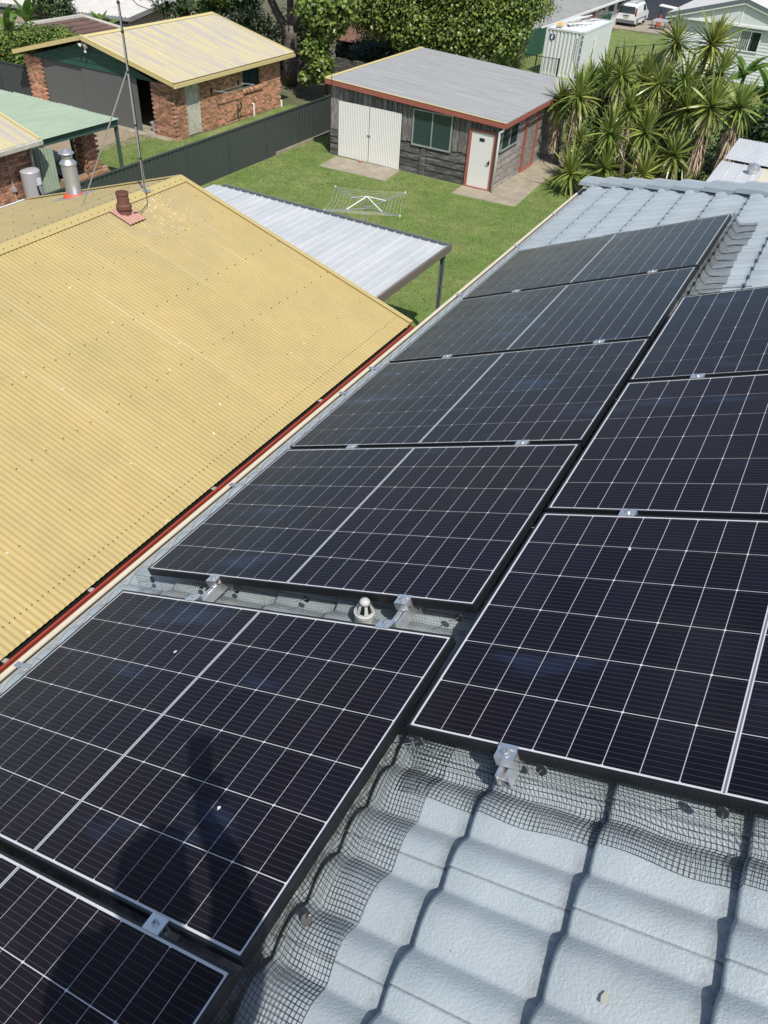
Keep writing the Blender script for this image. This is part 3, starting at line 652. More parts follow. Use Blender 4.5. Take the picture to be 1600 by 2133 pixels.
# terracotta vent
p = Vector((-8.35, 8.08, -2.57)); vt = thing('clay_vent_pipe', 'brown clay vent pipe with collar rising from the yellow roof', 'vent pipe', p)
mb = MB(); mb.lathe(p + Vector((0, 0, -0.05)), [(0.115, 0), (0.105, 0.16), (0.13, 0.17), (0.135, 0.23), (0.105, 0.25), (0.10, 0.40), (0.112, 0.405), (0.112, 0.44), (0.085, 0.44), (0.08, 0.38)], 24)
build(mb, 'pipe', M['terracotta'], vt, smooth=False)
mb = MB(); t1 = dn.normalized(); c_ = p + nz*0.035 + t1*0.12
mb.corr(c_ - t1*0.30 - Vector((0, 0.19, 0)), t1, (0, 1, 0), nz, 0.48, 0.0762, 5, 0.016, 6); build(mb, 'flashing', M['pink_flash'], vt, smooth=True)
# metal flue
p = Vector((-11.22, 9.5, RZ + df.z*((-11.22-RX)/df.x))); fl = thing('metal_flue', 'tall galvanised flue with cone cap and orange sealed base on the yellow roof', 'flue', p)
build(MB().lathe(p, [(0.15, -0.1), (0.15, 0.63), (0.165, 0.635), (0.165, 0.66), (0.13, 0.70), (0.10, 0.73), (0.10, 0.80)], 28), 'pipe', M['steel'], fl, smooth=False)
mb = MB().lathe(p, [(0.155, 0.845), (0.14, 0.86), (0.02, 0.93)], 24)
for k in range(3): mb.bar(p + Vector((0.09*math.cos(k*2.1), 0.09*math.sin(k*2.1), 0.78)), p + Vector((0.11*math.cos(k*2.1), 0.11*math.sin(k*2.1), 0.86)), 0.015)
build(mb, 'cap', M['steel'], fl)
build(MB().lathe(p, [(0.25, -0.08), (0.23, -0.01), (0.17, 0.07), (0.153, 0.08)], 20), 'boot', M['orange'], fl, smooth=True)
mb = MB(); mb.slab([p + Vector((-0.36, -0.32, -0.105)), p + Vector((0.36, -0.32, 0.115)), p + Vector((0.36, 0.33, 0.115)), p + Vector((-0.36, 0.33, -0.105))], (0, 0, 0.006)); build(mb, 'flashing', M['steel'], fl)
# antenna
p = Vector((-8.65, 8.93, -2.45)); an = thing('tv_antenna', 'television antenna on a tall thin mast with a stay, fixed to the yellow roof', 'antenna', p)
mb = MB(); mb.tube([p, p+Vector((0, 0, 2.0))], 0.022, 8); mb.tube([p+Vector((0, 0, 1.9)), p+Vector((0.0, 0, 3.4))], 0.017, 8); build(mb, 'mast', M['steel'], an)
for h in (0.55, 1.1, 1.92, 2.5, 2.9): build(MB().lathe(p + Vector((0, 0, h)), [(0.026, 0), (0.026, 0.03)], 8), 'band', M['black_frame'], an)
build(MB().tube([Vector((-9.69, 8.36, -2.76)), p + Vector((-0.02, 0, 1.95))], 0.012, 6), 'stay', M['steel'], an)
t = p + Vector((0, 0, 3.0)); bx = Vector((0.92, 0.38, 0)).normalized(); by = Vector((-0.38, 0.92, 0)).normalized()
build(MB().tube([t - bx*0.25, t + bx*0.95], 0.012, 6), 'boom', M['steel'], an)
for k in range(11):
    c = t + bx*(-0.2 + k*0.11); L_ = 0.34 - 0.014*k; build(MB().tube([c - by*L_ + Vector((0, 0, 0.0)), c + by*L_], 0.006, 5), 'element', M['steel'], an)
build(MB().tube([t + bx*0.2, t + bx*0.32 + Vector((0, 0, -0.10)), t + bx*0.55 + Vector((0, 0, -0.16)), t + bx*0.66 + Vector((0, 0, -0.05)), t + bx*0.66], 0.006, 5), 'cable_loop', M['wire'], an)
mb = MB(); cpts = [p + Vector((0.02, 0, 2.9)), p + Vector((0.028, 0.0, 1.2)), p + Vector((0.03, -0.03, 0.06)), p + Vector((0.15, -0.12, -0.0)), p + Vector((0.34, -0.33, -0.07)), p + Vector((0.45, -0.62, -0.10)), p + Vector((0.40, -0.75, -0.09))]
build(mb.tube(cpts, 0.007, 5), 'cable', M['wire'], an)
mb = MB().box(p.x-0.08, p.x+0.08, p.y-0.06, p.y+0.06, p.z-0.01, p.z+0.012)
for sx, sy in ((0.09, 0.07), (-0.09, -0.07), (0.09, -0.07)): mb.tube([p + Vector((sx, sy, 0)), p + Vector((0, 0, 0.22))], 0.005, 5)
build(mb, 'foot_bracket', M['steel'], an)

# ------------------------------------------------------------------ white carport
cp = thing('patio_roof', 'flat white ribbed patio roof on a grey post beside the yellow roof', 'patio roof', (-8.7, 12.5, -7.5))
X0, X1, Y0, Y1 = -12.35, -5.33, 10.12, 15.55; zc = -4.82
RIB = [(0, 0), (0.86, 0), (0.885, 1), (0.955, 1), (0.98, 0)]
x = X1 - 0.08
while x > X0 + 0.3:
    mb = MB().corr((x-0.72, Y0, zc+0.03), (0, 1, -0.008), (1, 0, 0), (0, 0, 1), Y1-Y0-0.06, 0.24, 3, 0.035, prof=RIB); build(mb, 'roof_sheet', M['white_sheet'], cp); x -= 0.7205
build(MB().box(X1-0.05, X1+0.0, Y0-0.3, Y1+0.05, zc-0.14, zc+0.045), 'side_beam', M['brown_beam'], cp)
mb = MB().box(X0, X1-0.055, Y1+0.0, Y1+0.05, zc-0.16, zc+0.035); mb.box(X0, X1-0.06, Y1-0.03, Y1+0.0, zc-0.16, zc-0.02); build(mb, 'end_beam', M['post_grey'], cp)
for yy in (11.6, 13.5): pbox('purlin', M['brown_beam'], cp, X0, X1-0.055, yy, yy+0.05, zc-0.15, zc-0.03)
for (x, y) in ((X1-0.12, Y1-0.16), (X0+0.12, Y1-0.16)):
    mb = MB().box(x-0.045, x+0.045, y-0.008, y+0.008, -7.5, zc-0.1); mb.box(x-0.045, x-0.035, y-0.045, y+0.045, -7.5, zc-0.1); mb.box(x+0.035, x+0.045, y-0.045, y+0.045, -7.5, zc-0.1)
    mb.bar((x, y, zc-0.4), (x-0.25, y, zc-0.12), 0.03); build(mb, 'post', M['post_grey'], cp)

# ------------------------------------------------------------------ rotary clothesline
c = Vector((-10.12, 19.68, -7.5)); cl = thing('rotary_clothesline', 'silver rotary clothes line standing on the lawn before the timber shed', 'clothes line', c)
zj = -6.12; ze = -5.9
build(MB().tube([c, c + Vector((0, 0, 1.74))], 0.025, 8), 'pole', M['steel'], cl)
build(MB().lathe(c + Vector((0, 0, 1.34)), [(0.05, 0), (0.05, 0.1)], 10), 'hub', M['steel'], cl)
ends = [Vector((-11.58, 20.18, ze)), Vector((-9.52, 21.12, ze)), Vector((-8.68, 19.2, ze)), Vector((-10.72, 18.18, ze))]
hub = Vector((c.x, c.y, zj))
for e in ends:
    build(MB().tube([hub, e], 0.019, 6), 'arm', M['steel'], cl)
    build(MB().tube([Vector((c.x, c.y, -5.76)), hub.lerp(e, 0.48)], 0.017, 6), 'strut', M['white'], cl)
    build(MB().lathe(e - Vector((0, 0, 0.02)), [(0.028, 0), (0.028, 0.05)], 8), 'arm_tip', M['white'], cl)
mb = MB()
for q in (1.0, 0.9, 0.8, 0.7, 0.6, 0.5):
    for k in range(4):
        a = hub.lerp(ends[k], q); b = hub.lerp(ends[(k+1) % 4], q); m_ = (a+b)/2 - Vector((0, 0, 0.03)) + (hub-(a+b)/2)*0.04
        mb.tube([a, m_, b], 0.0045, 4)
build(mb, 'line', M['offwhite'], cl)

# ------------------------------------------------------------------ fences
def cb_fence(name, label, A, B, z0, h, m, bay=2.4, faces=1, group=None, zb=None):
    A = Vector((A[0], A[1], 0)); B = Vector((B[0], B[1], 0)); d = (B-A).normalized(); n = Vector((d.y, -d.x, 0)); L = (B-A).length
    f = thing(name, label, 'fence', (A.x, A.y, z0), group); k = int(round(L/bay)); bay = L/k
    for i in range(k):
        p = A + d*(bay*i + 0.03) + Vector((0, 0, (zb(A+d*(bay*i)) if zb else z0)))
        cnt = int((bay-0.06)/0.19); mb = MB().corr(p + n*0.0, (0, 0, 1), d, n, h-0.04, (bay-0.06)/cnt, cnt, 0.028, prof=TRAP); build(mb, 'fence_panel', m, f)
    for i in range(k+1):
        p = A + d*(bay*i) + Vector((0, 0, (zb(A+d*(bay*i)) if zb else z0))); mb = MB().bar(p + n*0.015, p + n*0.015 + Vector((0, 0, h+0.01)), 0.06, 0.06, up=n); build(mb, 'fence_post', m, f)
    if not zb:
        for i in range(k):
            p = A + d*(bay*i) + Vector((0, 0, z0 + h - 0.02)) + n*0.014; build(MB().bar(p + d*0.035, p + d*(bay-0.035), 0.055, 0.05), 'top_rail', m, f)
    return f
cb_fence('sheet_fence', 'long dark grey metal sheet fence between the lawn and the brick garage yard', (-18.15, -3), (-18.15, 37.2), -7.5, 1.55, M['fence'])
cb_fence('sheet_fence', 'short run of dark grey metal fence left of the brick garage', (-38, 25.4), (-31.2, 25.4), -7.5, 1.45, M['fence'])
pl_ = thing('fence_plinth', 'low concrete plinth under the grey fence by the timber shed', 'plinth', (-18.05, 28, -7.5)); pbox('plinth_block', M['concrete'], pl_, -18.22, -18.08, 26, 31, -7.5, -7.38)

# ------------------------------------------------------------------ timber shed
sh = thing('timber_shed', 'weathered grey timber shed with red trim and grey corrugated roof', 'shed', (-12.8, 31, -7.5))
SX0, SX1, SY0, SY1 = -16.5, -9.05, 27.55, 35.6
mb = MB().box(SX0+0.08, SX1-0.08, SY0+0.10, SY1, -7.5, -5.02); build(mb, 'wall', M['timber_h'], sh)
rz = lambda x: -4.745 + (x+16.58)*(-0.33/7.8)      # underside of the roof
def vboard(x0, x1, z0, z1, y, axis='x', m='timber'):
    t = 0.025 + random.uniform(0, 0.014); c = 0.02; mb = MB()
    if axis == 'x':
        pr = [(x0, 0), (x0+c, -t*0.8), ((x0+x1)/2, -t), (x1-c, -t*0.8), (x1, 0)]
        vs = [(a, y+b, z0) for a, b in pr] + [(a, y+b, z1) for a, b in pr]
    else:
        pr = [(x0, 0), (x0+c, t*0.8), ((x0+x1)/2, t), (x1-c, t*0.8), (x1, 0)]
        vs = [(y+b, a, z0) for a, b in pr] + [(y+b, a, z1) for a, b in pr]
    n = 5; mb.add(vs, [(i, i+1, n+i+1, n+i) for i in range(4)] + [tuple(range(n))[::-1], tuple(range(n, 2*n)), (0, n, 2*n-1, n-1)])
    return build(mb, 'wall_board', M[m], sh)
def hboard(x0, x1, z0, z1, y, axis='x', m='timber_h'):
    t0, t1 = 0.012, 0.04 + random.uniform(0, 0.012); dz = random.uniform(-0.008, 0.008); z0 += dz; mb = MB()
    if axis == 'x': mb.hexa([(x0, y-t1, z0), (x1, y-t1, z0), (x1, y+0.01, z0), (x0, y+0.01, z0), (x0, y-t0, z1), (x1, y-t0, z1), (x1, y+0.01, z1), (x0, y+0.01, z1)])
    else: mb.hexa([(y+t1, x0, z0), (y-0.01, x0, z0), (y-0.01, x1, z0), (y+t1, x1, z0), (y+t0, x0, z1), (y-0.01, x0, z1), (y-0.01, x1, z1), (y+t0, x1, z1)])
    return build(mb, 'wall_board', M[m], sh)
def vrun(x0, x1, z0, z1f, y, w=0.24, axis='x', m='timber'):
    n = max(1, round((x1-x0)/w)); w = (x1-x0)/n
    for i in range(n): vboard(x0+i*w+0.004, x0+(i+1)*w-0.004, z0+random.uniform(-0.03, 0.02), z1f(x0+i*w) , y, axis, m)
def hrun(x0, x1, z0, z1, y, h=0.25, axis='x', m='timber_h'):
    n = max(1, round((z1-z0)/h)); h = (z1-z0)/n
    for i in range(n): hboard(x0+0.004, x1-0.004, z0+i*h+0.005, z0+(i+1)*h+0.02, y, axis, m)
FY = SY0 + 0.09; top = lambda x: rz(x) - 0.05
vrun(SX0, -16.12, -6.5, top, FY, 0.38); hrun(SX0, -16.12, -7.5, -6.52, FY, 0.24)
vrun(-16.12, -13.2, -5.37, top, FY, 0.23)
vrun(-13.2, -12.72, -6.32, top, FY, 0.24); hrun(-13.2, -12.35, -7.5, -6.45, FY, 0.26); vboard(-12.33, -12.05, -7.5, -6.5, FY-0.012, m='timber_h')
vrun(-12.72, -10.98, -5.08, top, FY, 0.22); vrun(-10.98, -10.22, -6.32, top, FY, 0.25); hrun(-12.03, -10.22, -7.5, -6.45, FY, 0.26)
vrun(-10.22, -9.1, -5.42, top, FY, 0.19)
# metal double door
for k, (a, b) in enumerate(((-16.1, -14.66), (-14.64, -13.2))):
    mb = MB().corr((a, SY0+0.04, -7.47), (0, 0, 1), (1, 0, 0), (0, -1, 0), 2.09, (b-a)/18, 18, 0.014, 4); d = build(mb, 'corrugated_door', M['white_door'], sh)
mb = MB().box(-14.72, -14.58, SY0+0.0, SY0+0.022, -6.45, -6.42); mb.box(-14.60, -14.57, SY0-0.01, SY0+0.02, -6.50, -6.42); build(mb, 'latch', M['steel'], sh)
# windows
def window(x0, x1, z0, z1, y, parent, axis='x', fr='win_frame', mullions=1, gl='glass', fw=0.05, sgn=-1):
    def B(a0, a1, d0, d1, b0, b1):
        lo, hi = sorted((y+sgn*d0, y+sgn*d1))
        return (a0, a1, lo, hi, b0, b1) if axis == 'x' else (lo, hi, a0, a1, b0, b1)
    f = MB()
    for b in ((x0, x1, 0, 0.07, z0, z0+fw), (x0, x1, 0, 0.07, z1-fw, z1), (x0, x0+fw, 0, 0.068, z0+fw, z1-fw), (x1-fw, x1, 0, 0.068, z0+fw, z1-fw)): f.box(*B(*b))
    for k in range(mullions):
        xm = x0 + (x1-x0)*(k+1)/(mullions+1); f.box(*B(xm-fw*0.45, xm+fw*0.45, 0.0, 0.06, z0+fw, z1-fw))
    w_ = build(f, 'window', M[fr], parent)
    n = mullions+1
    for k in range(n):
        a = x0 + (x1-x0)*k/n; b = x0 + (x1-x0)*(k+1)/n
        q = MB().box(*B(a+fw*0.5, b-fw*0.5, 0.02+0.008*k, 0.028+0.008*k, z0+fw*0.5, z1-fw*0.5)); pn = build(q, 'pane', M[gl], w_, world=False)
        off = wloc(w_); 
        for v in pn.data.vertices: v.co -= off
    return w_
window(-12.70, -11.0, -6.42, -5.10, FY-0.01, sh)
# entry door
mb = MB().box(-10.16, -9.24, FY-0.06, FY-0.02, -7.44, -5.47); d = build(mb, 'door', M['white_door'], sh)
mb = MB().box(-9.36, -9.32, FY-0.10, FY-0.06, -6.55, -6.40); mb.box(-9.42, -9.30, FY-0.12, FY-0.10, -6.50, -6.47); h_ = build(mb, 'door_handle', M['black_frame'], d); 
for v in h_.data.vertices: v.co += wloc(sh) - wloc(d)
h_.data.update()
pbox('door_plate', M['black'], sh, -9.83, -9.62, FY-0.066, FY-0.0605, -5.78, -5.66)
mb = MB(); mb.box(-10.27, -10.165, FY-0.09, FY, -7.5, -5.38); mb.box(-9.235, -9.10, FY-0.09, FY, -7.5, -5.38); mb.box(-10.165, -9.235, FY-0.088, FY, -5.465, -5.38); mb.box(-10.165, -9.235, FY-0.12, FY, -7.5, -7.445)
build(mb, 'door_frame', M['red_trim'], sh)
# side wall facing the path
SXF = SX1 - 0.09; tops = lambda y: -5.14
hrun(27.6, 29.75, -7.5, -6.25, SXF, 0.25, 'y', 'timber_side'); vrun(29.75, 30.45, -6.45, tops, SXF, 0.23, 'y', 'timber_side'); hrun(29.75, 30.45, -7.5, -6.5, SXF, 0.25, 'y', 'timber_side')
vrun(31.85, 35.5, -6.55, tops, SXF, 0.3, 'y', 'timber_side'); hrun(31.85, 33.6, -7.5, -6.56, SXF, 0.25, 'y', 'timber_side'); hrun(33.62, 35.5, -7.5, -6.56, SXF, 0.25, 'y', 'timber_side')
window(27.95, 29.68, -6.14, -5.16, SXF+0.01, sh, axis='y', sgn=1)
mb = MB().box(SXF-0.0, SXF+0.035, 30.62, 31.72, -7.4, -5.36); build(mb, 'side_door', M['timber_side'], sh, label='unpainted grey side door between red posts')
mb = MB().box(SXF, SXF+0.09, 30.47, 30.60, -7.5, -5.2); mb.box(SXF, SXF+0.09, 31.73, 31.85, -7.5, -5.2); mb.box(SXF, SXF+0.12, 30.60, 31.73, -7.5, -7.42); build(mb, 'side_door_frame', M['red_trim'], sh)
# roof
OX0, OX1, OY0, OY1 = -16.62, -8.78, 27.42, 35.75
n_ = int((OY1-OY0)/0.762); wv = (OY1-OY0)/n_; sl_ = Vector((OX1-OX0, 0, rz(OX1)-rz(OX0)))
for i in range(n_):
    mb = MB().corr((OX0, OY0+i*wv, rz(OX0)+0.09), sl_, (0, 1, 0), (0.04, 0, 1), sl_.length, wv/4, 4, 0.035, prof=[(0, 1), (0.55, 1), (0.68, 0), (0.87, 0)]); build(mb, 'roof_sheet', M['grey_roof'], sh)
def fas(a, b, name='fascia', m='red_trim', h=0.17, w=0.03, up=0.07):
    mb = MB().bar(Vector(a)+Vector((0, 0, up-h/2)), Vector(b)+Vector((0, 0, up-h/2)), w, h); return build(mb, name, M[m], sh)
fas((OX0, OY0-0.02, rz(OX0)), (OX1, OY0-0.02, rz(OX1)), up=0.10); fas((OX1+0.02, OY0-0.03, rz(OX1)), (OX1+0.02, OY1, rz(OX1)), up=0.085, h=0.14); fas((OX0, OY1, rz(OX0)), (OX1, OY1, rz(OX1)), up=0.08)
mb = MB().bar((OX0, OY0-0.0, rz(OX0)+0.122), (OX1, OY0-0.0, rz(OX1)+0.122), 0.09, 0.012); mb.bar((OX0+0.02, OY0+0.05, rz(OX0)+0.135), (OX0+0.02, OY1, rz(OX0)+0.135), 0.16, 0.02); build(mb, 'edge_capping', M['yellow_trim'], sh)
mb = MB().tube([(-8.86, 27.46, -5.14), (-8.90, 27.46, -5.24), (-9.02, 27.47, -5.32), (-9.02, 27.47, -5.5), (-9.02, 27.47, -7.45)], 0.045, 10); build(mb, 'downpipe', M['white'], sh, smooth=True)
mb = MB().tube([(-16.3, 27.38, -4.72), (-16.3, 27.38, -4.42)], 0.012, 5); mb.tube([(-16.3, 27.38, -4.7), (-16.28, 27.36, -5.0), (-16.4, 27.5, -5.3)], 0.008, 5); build(mb, 'service_cable', M['wire'], sh)
sheet('driveway_slab', [(-15.98, 25.95), (-12.95, 26.05), (-13.15, 27.6), (-16.1, 27.45)], M['concrete'], 0.02, True)
sheet('path', [(-10.25, 26.45), (-7.7, 26.6), (-7.95, 32.3), (-8.3, 36), (-9.05, 36), (-9.1, 27.6), (-10.3, 27.6)], M['concrete'], 0.022, True)
mb = MB().box(-14.98, -14.82, 27.36, 27.44, -7.478, -7.41); tag(build(mb, 'loose_brick', M['brick']), 'orange brick holding the white double doors of the timber shed', 'brick')

# ------------------------------------------------------------------ bricks
bmeshd = meshonly(MB().box(-0.115, 0.115, -0.02, 0.02, -0.038, 0.038), M['brick'], 'brick')
def brickwall(parent, walls, nmax=300):
    """walls: (origin, along vector, outward normal, length, z0, z1, openings[(a0,a1,z0,z1)])"""
    L = []
    for (o, al, nr, ln, z0, z1, ops) in walls:
        al = Vector(al); nr = Vector(nr); o = Vector(o); r = 0; z = z0 + 0.045
        while z < z1 - 0.03:
            a = 0.118 if r % 2 == 0 else 0.0
            while a < ln + 0.01:
                if a > 0.05 and a < ln-0.03 and not any(q[0]-0.06 < a < q[1]+0.06 and q[2]-0.03 < z < q[3]+0.03 for q in ops):
                    L.append((o + al*a + Vector((0, 0, z)) + nr*random.uniform(0.0, 0.008), al))
                a += 0.242
            z += 0.086; r += 1
    L.sort(key=lambda t: (t[0]-CAM).length); off = wloc(parent); rest = MB()
    for i, (p, al) in enumerate(L):
        ang = math.atan2(al.y, al.x)
        if i < nmax: inst(D(bmeshd), 'brick', parent, p-off, (0, 0, ang))
        else:
            c_, s_ = math.cos(ang), math.sin(ang)
            rest.add([(p.x + x*c_ - y*s_, p.y + x*s_ + y*c_, p.z + z) for x in (-0.115, 0.115) for y in (-0.02, 0.02) for z in (-0.038, 0.038)], [(0, 1, 3, 2), (4, 6, 7, 5), (0, 4, 5, 1), (2, 3, 7, 6), (1, 5, 7, 3), (0, 2, 6, 4)])
    if rest.v: build(rest, 'bricks', M['brick'], parent, stuff=True)

# ------------------------------------------------------------------ brick garage
gr = thing('brick_garage', 'brick garage with a peeling yellow roof, green gable and grey sheet doors', 'garage', (-26.9, 28.7, -7.5))
GX0, GX1, GY0, GY1, GE = -31.0, -22.47, 25.0, 32.5, -5.42
mb = MB(); mb.box(GX1-0.2, GX1-0.0, GY0+0.02, 25.74, -7.5, GE); mb.box(GX1-0.2, GX1, 26.54, 29.62, -7.5, GE); mb.box(GX1-0.2, GX1, 25.74, 26.54, -5.47, GE)
mb.box(GX1-0.2, GX1, 29.62, 30.92, -7.5, -6.28); mb.box(GX1-0.2, GX1, 30.92, GY1, -7.5, GE); mb.box(GX0, GX1-0.2, GY1-0.2, GY1, -7.5, GE)
mb.box(GX0, GX0+0.2, GY0+0.02, GY1-0.2, -7.5, GE); mb.box(GX0+0.2, -30.0, GY0+0.02, GY0+0.2, -7.5, GE); mb.box(-23.68, GX1-0.2, GY0+0.02, GY0+0.2, -7.5, GE)
build(mb, 'wall', M['mortar'], gr)
brickwall(gr, [((GX1, GY0, -7.5), (0, 1, 0), (1, 0, 0), 7.5, 0, 2.08, [(0.74, 1.54, -1, 2.03), (4.62, 5.92, 1.24, 2.2)]),
               ((-23.68, GY0, -7.5), (1, 0, 0), (0, -1, 0), 1.2, 0, 2.08, []), ((GX0, GY0, -7.5), (1, 0, 0), (0, -1, 0), 1.0, 0, 2.08, [])])
AX, AZ = -26.95, -4.20; gy = GY0 - 0.03
hs = 5.28
def gline(x): return AZ - 0.22 - abs(x-AX)*0.272
for i, (z0, z1) in enumerate(((-5.42, -5.2), (-5.195, -4.98), (-4.975, -4.76), (-4.755, -4.43))):
    mb = MB()
    def xr(z): return max(0.02, (AZ-0.22-z)/0.272)
    a0, a1 = min(xr(z0), 4.3), min(xr(z1), 4.3) 
    mb.slab([(AX-a0, gy, z0), (AX+a0, gy, z0), (AX+a1, gy+0.01, z1), (AX-a1, gy+0.01, z1)], (0, 0.03, 0)); mb.box(AX-a0, AX+a0, gy-0.012, gy, z0, z0+0.02); build(mb, 'gable_board', M['green_paint'], gr)
mb = MB().corr((-29.98, GY0+0.06, -7.48), (0, 0, 1), (1, 0, 0), (0, -1, 0), 2.1, 0.0762, 32, 0.012, 4); build(mb, 'sliding_door', M['grey_door'], gr)
mb = MB().corr((-27.54, GY0+0.0, -7.48), (0, 0, 1), (1, 0, 0), (0, -1, 0), 2.12, 0.0762, 41, 0.012, 4); build(mb, 'sliding_door', M['grey_door'], gr)
pbox('door_handle', M['offwhite'], gr, -24.75, -24.71, GY0-0.05, GY0-0.02, -6.75, -6.6)
pbox('floor', M['concrete'], gr, GX0+0.2, GX1-0.2, GY0-0.4, GY1-0.2, -7.49, -7.47)
t1 = Vector((GX1+0.32-AX, 0, -5.25-AZ)); t2 = Vector((GX0-0.3-AX, 0, -5.30-AZ)); GR0, GR1 = 24.72, 33.2
nw = 11; wv = (GR1-GR0)/nw
for d_ in (t1, t2):
    nn = Vector((-d_.z, 0, d_.x)) if d_.x > 0 else Vector((d_.z, 0, -d_.x))
    for i in range(nw): build(MB().corr((AX, GR0+i*wv, AZ), d_, (0, 1, 0), nn, d_.length, wv/10, 10, 0.018, 6), 'roof_sheet', M['peeled_roof'], gr, smooth=True)
    a = Vector((AX, GR0-0.03, AZ-0.035)); mb = MB().bar(a, a + d_ + Vector((0, 0, 0)), 0.05, 0.17); mb.bar(a + Vector((0, 0.04, 0.085)), a + d_ + Vector((0, 0.04, 0.085)), 0.13, 0.015); build(mb, 'barge', M['yellow_trim'], gr)
    a = Vector((AX, GR1+0.03, AZ-0.03)); build(MB().bar(a, a+d_, 0.04, 0.15), 'barge', M['yellow_trim'], gr)
mb = MB()
for d_ in (t1, t2): a = Vector((AX, 0, AZ+0.03)); b = a + d_.normalized()*0.22; mb.slab([(a.x, GR0, a.z), (b.x, GR0, b.z), (b.x, GR1, b.z), (a.x, GR1, a.z)], (0, 0, 0.004))
build(mb, 'ridge_cap', M['yellow_trim'], gr)
ex = AX + t1.x; mb = MB(); mb.box(ex, ex+0.11, GR0, GR1, -5.42, -5.41); mb.box(ex+0.10, ex+0.115, GR0, GR1, -5.41, -5.29); mb.box(ex-0.015, ex, GR0, GR1, -5.42, -5.28); build(mb, 'gutter', M['yellow_trim'], gr)
pbox('soffit', M['offwhite'], gr, GX1, ex-0.02, GR0+0.1, GR1-0.1, -5.43, -5.425)
mb = MB().box(GX1-0.06, GX1-0.02, 25.76, 26.52, -7.46, -5.48); build(mb, 'side_door', M['offwhite'], gr, label='weathered off-white side door with peeling paint')
mb = MB().box(GX1-0.1, GX1+0.012, 25.70, 25.755, -7.46, -5.44); mb.box(GX1-0.1, GX1+0.012, 26.525, 26.58, -7.46, -5.44); build(mb, 'side_door_frame', M['offwhite'], gr)
w_ = window(29.64, 30.90, -6.26, -5.45, GX1-0.14, gr, axis='y', fr='black_frame', mullions=1, gl='glass', sgn=1)
for i in range(11):
    y = 29.58 + i*0.13; mb = MB(); mb.hexa([(GX1-0.02, y, -6.40), (GX1+0.10, y, -6.45), (GX1+0.10, y+0.115, -6.45), (GX1-0.02, y+0.115, -6.40), (GX1-0.02, y, -6.28), (GX1+0.10, y, -6.36), (GX1+0.10, y+0.115, -6.36), (GX1-0.02, y+0.115, -6.28)]); build(mb, 'sill_brick', M['brick'], gr)
mb = MB(); mb.tube([(-24.0, 24.86, -4.75), (-24.0, 24.86, -4.75)], 0.01, 4)
lt = thing('floodlight', 'white twin security light under the apex of the green gable', 'light', (AX, 24.9, -4.6))
for sx in (-0.11, 0.11):
    mb = MB(); mb.tube([(AX+sx*0.2, 24.9, -4.55), (AX+sx, 24.82, -4.5), (AX+sx*1.6, 24.74, -4.56)], [0.03, 0.055, 0.085], 10); build(mb, 'lamp_head', M['white'], lt)
build(MB().tube([(AX, 24.92, -4.58), (AX+0.04, 24.82, -4.72), (AX+0.05, 24.8, -4.80)], 0.045, 8), 'sensor', M['white'], lt); pbox('backplate', M['white'], lt, AX-0.06, AX+0.06, 24.90, 24.95, -4.64, -4.5)
# folding wall clothes rack
rk = thing('wall_clothes_rack', 'folding metal clothes rack fixed to the side wall of the brick garage', 'clothes rack', (GX1, 28.3, -5.95))
zr = -5.97; mb = MB()
for y in (27.35, 29.25): build(MB().tube([(GX1+0.01, y, zr), (GX1+0.75, y+0.25, zr)], 0.016, 6), 'arm', M['steel'], rk)
for q in (0.36, 0.75): build(MB().tube([(GX1+q, 27.35+q*0.33, zr), (GX1+q, 29.25+q*0.33, zr)], 0.014, 6), 'rail', M['steel'], rk)
for y in (27.35, 29.25): build(MB().box(GX1+0.009, GX1+0.05, y-0.05, y+0.05, zr-0.12, zr+0.1), 'bracket', M['black_frame'], rk)
dp = thing('garden_pipe', 'short white plastic pipe standing against the brick garage wall', 'pipe', (-22.36, 30.2, -7.5)); build(MB().tube([(-22.36, 30.2, -7.5), (-22.36, 30.2, -7.0), (-22.42, 30.16, -6.96)], 0.04, 8), 'pipe', M['white'], dp)
dp = thing('garden_pipe', 'stub of white downpipe at the far corner of the brick garage', 'pipe', (-22.36, 32.45, -7.5)); build(MB().tube([(-22.36, 32.4, -7.5), (-22.36, 32.4, -7.2)], 0.05, 8), 'pipe', M['white'], dp)
dp = thing('hose_tap', 'dark hose coil on a tap post against the brick garage wall', 'hose', (-22.3, 29.0, -7.5)); build(MB().tube([(-22.3, 29.0, -7.5), (-22.3, 29.0, -6.9)], 0.02, 6), 'post', M['post_grey'], dp)
mb = MB()
for k in range(4): mb.tube([(-22.26+0.01*k, 29.0+0.13*math.cos(a/10*6.283), -6.85+0.2*math.sin(a/10*6.283)) for a in range(11)], 0.013, 5)
build(mb, 'hose', M['wire'], dp)
bk = thing('plastic_bucket', 'grey plastic tub in the dark opening of the brick garage', 'tub', (-24.0, 25.3, -7.47)); build(MB().lathe((-24.0, 25.35, -7.46), [(0.14, 0), (0.2, 0.34), (0.22, 0.35), (0.19, 0.36), (0.13, 0.05)], 16), 'tub', M['grey_plastic'], bk)

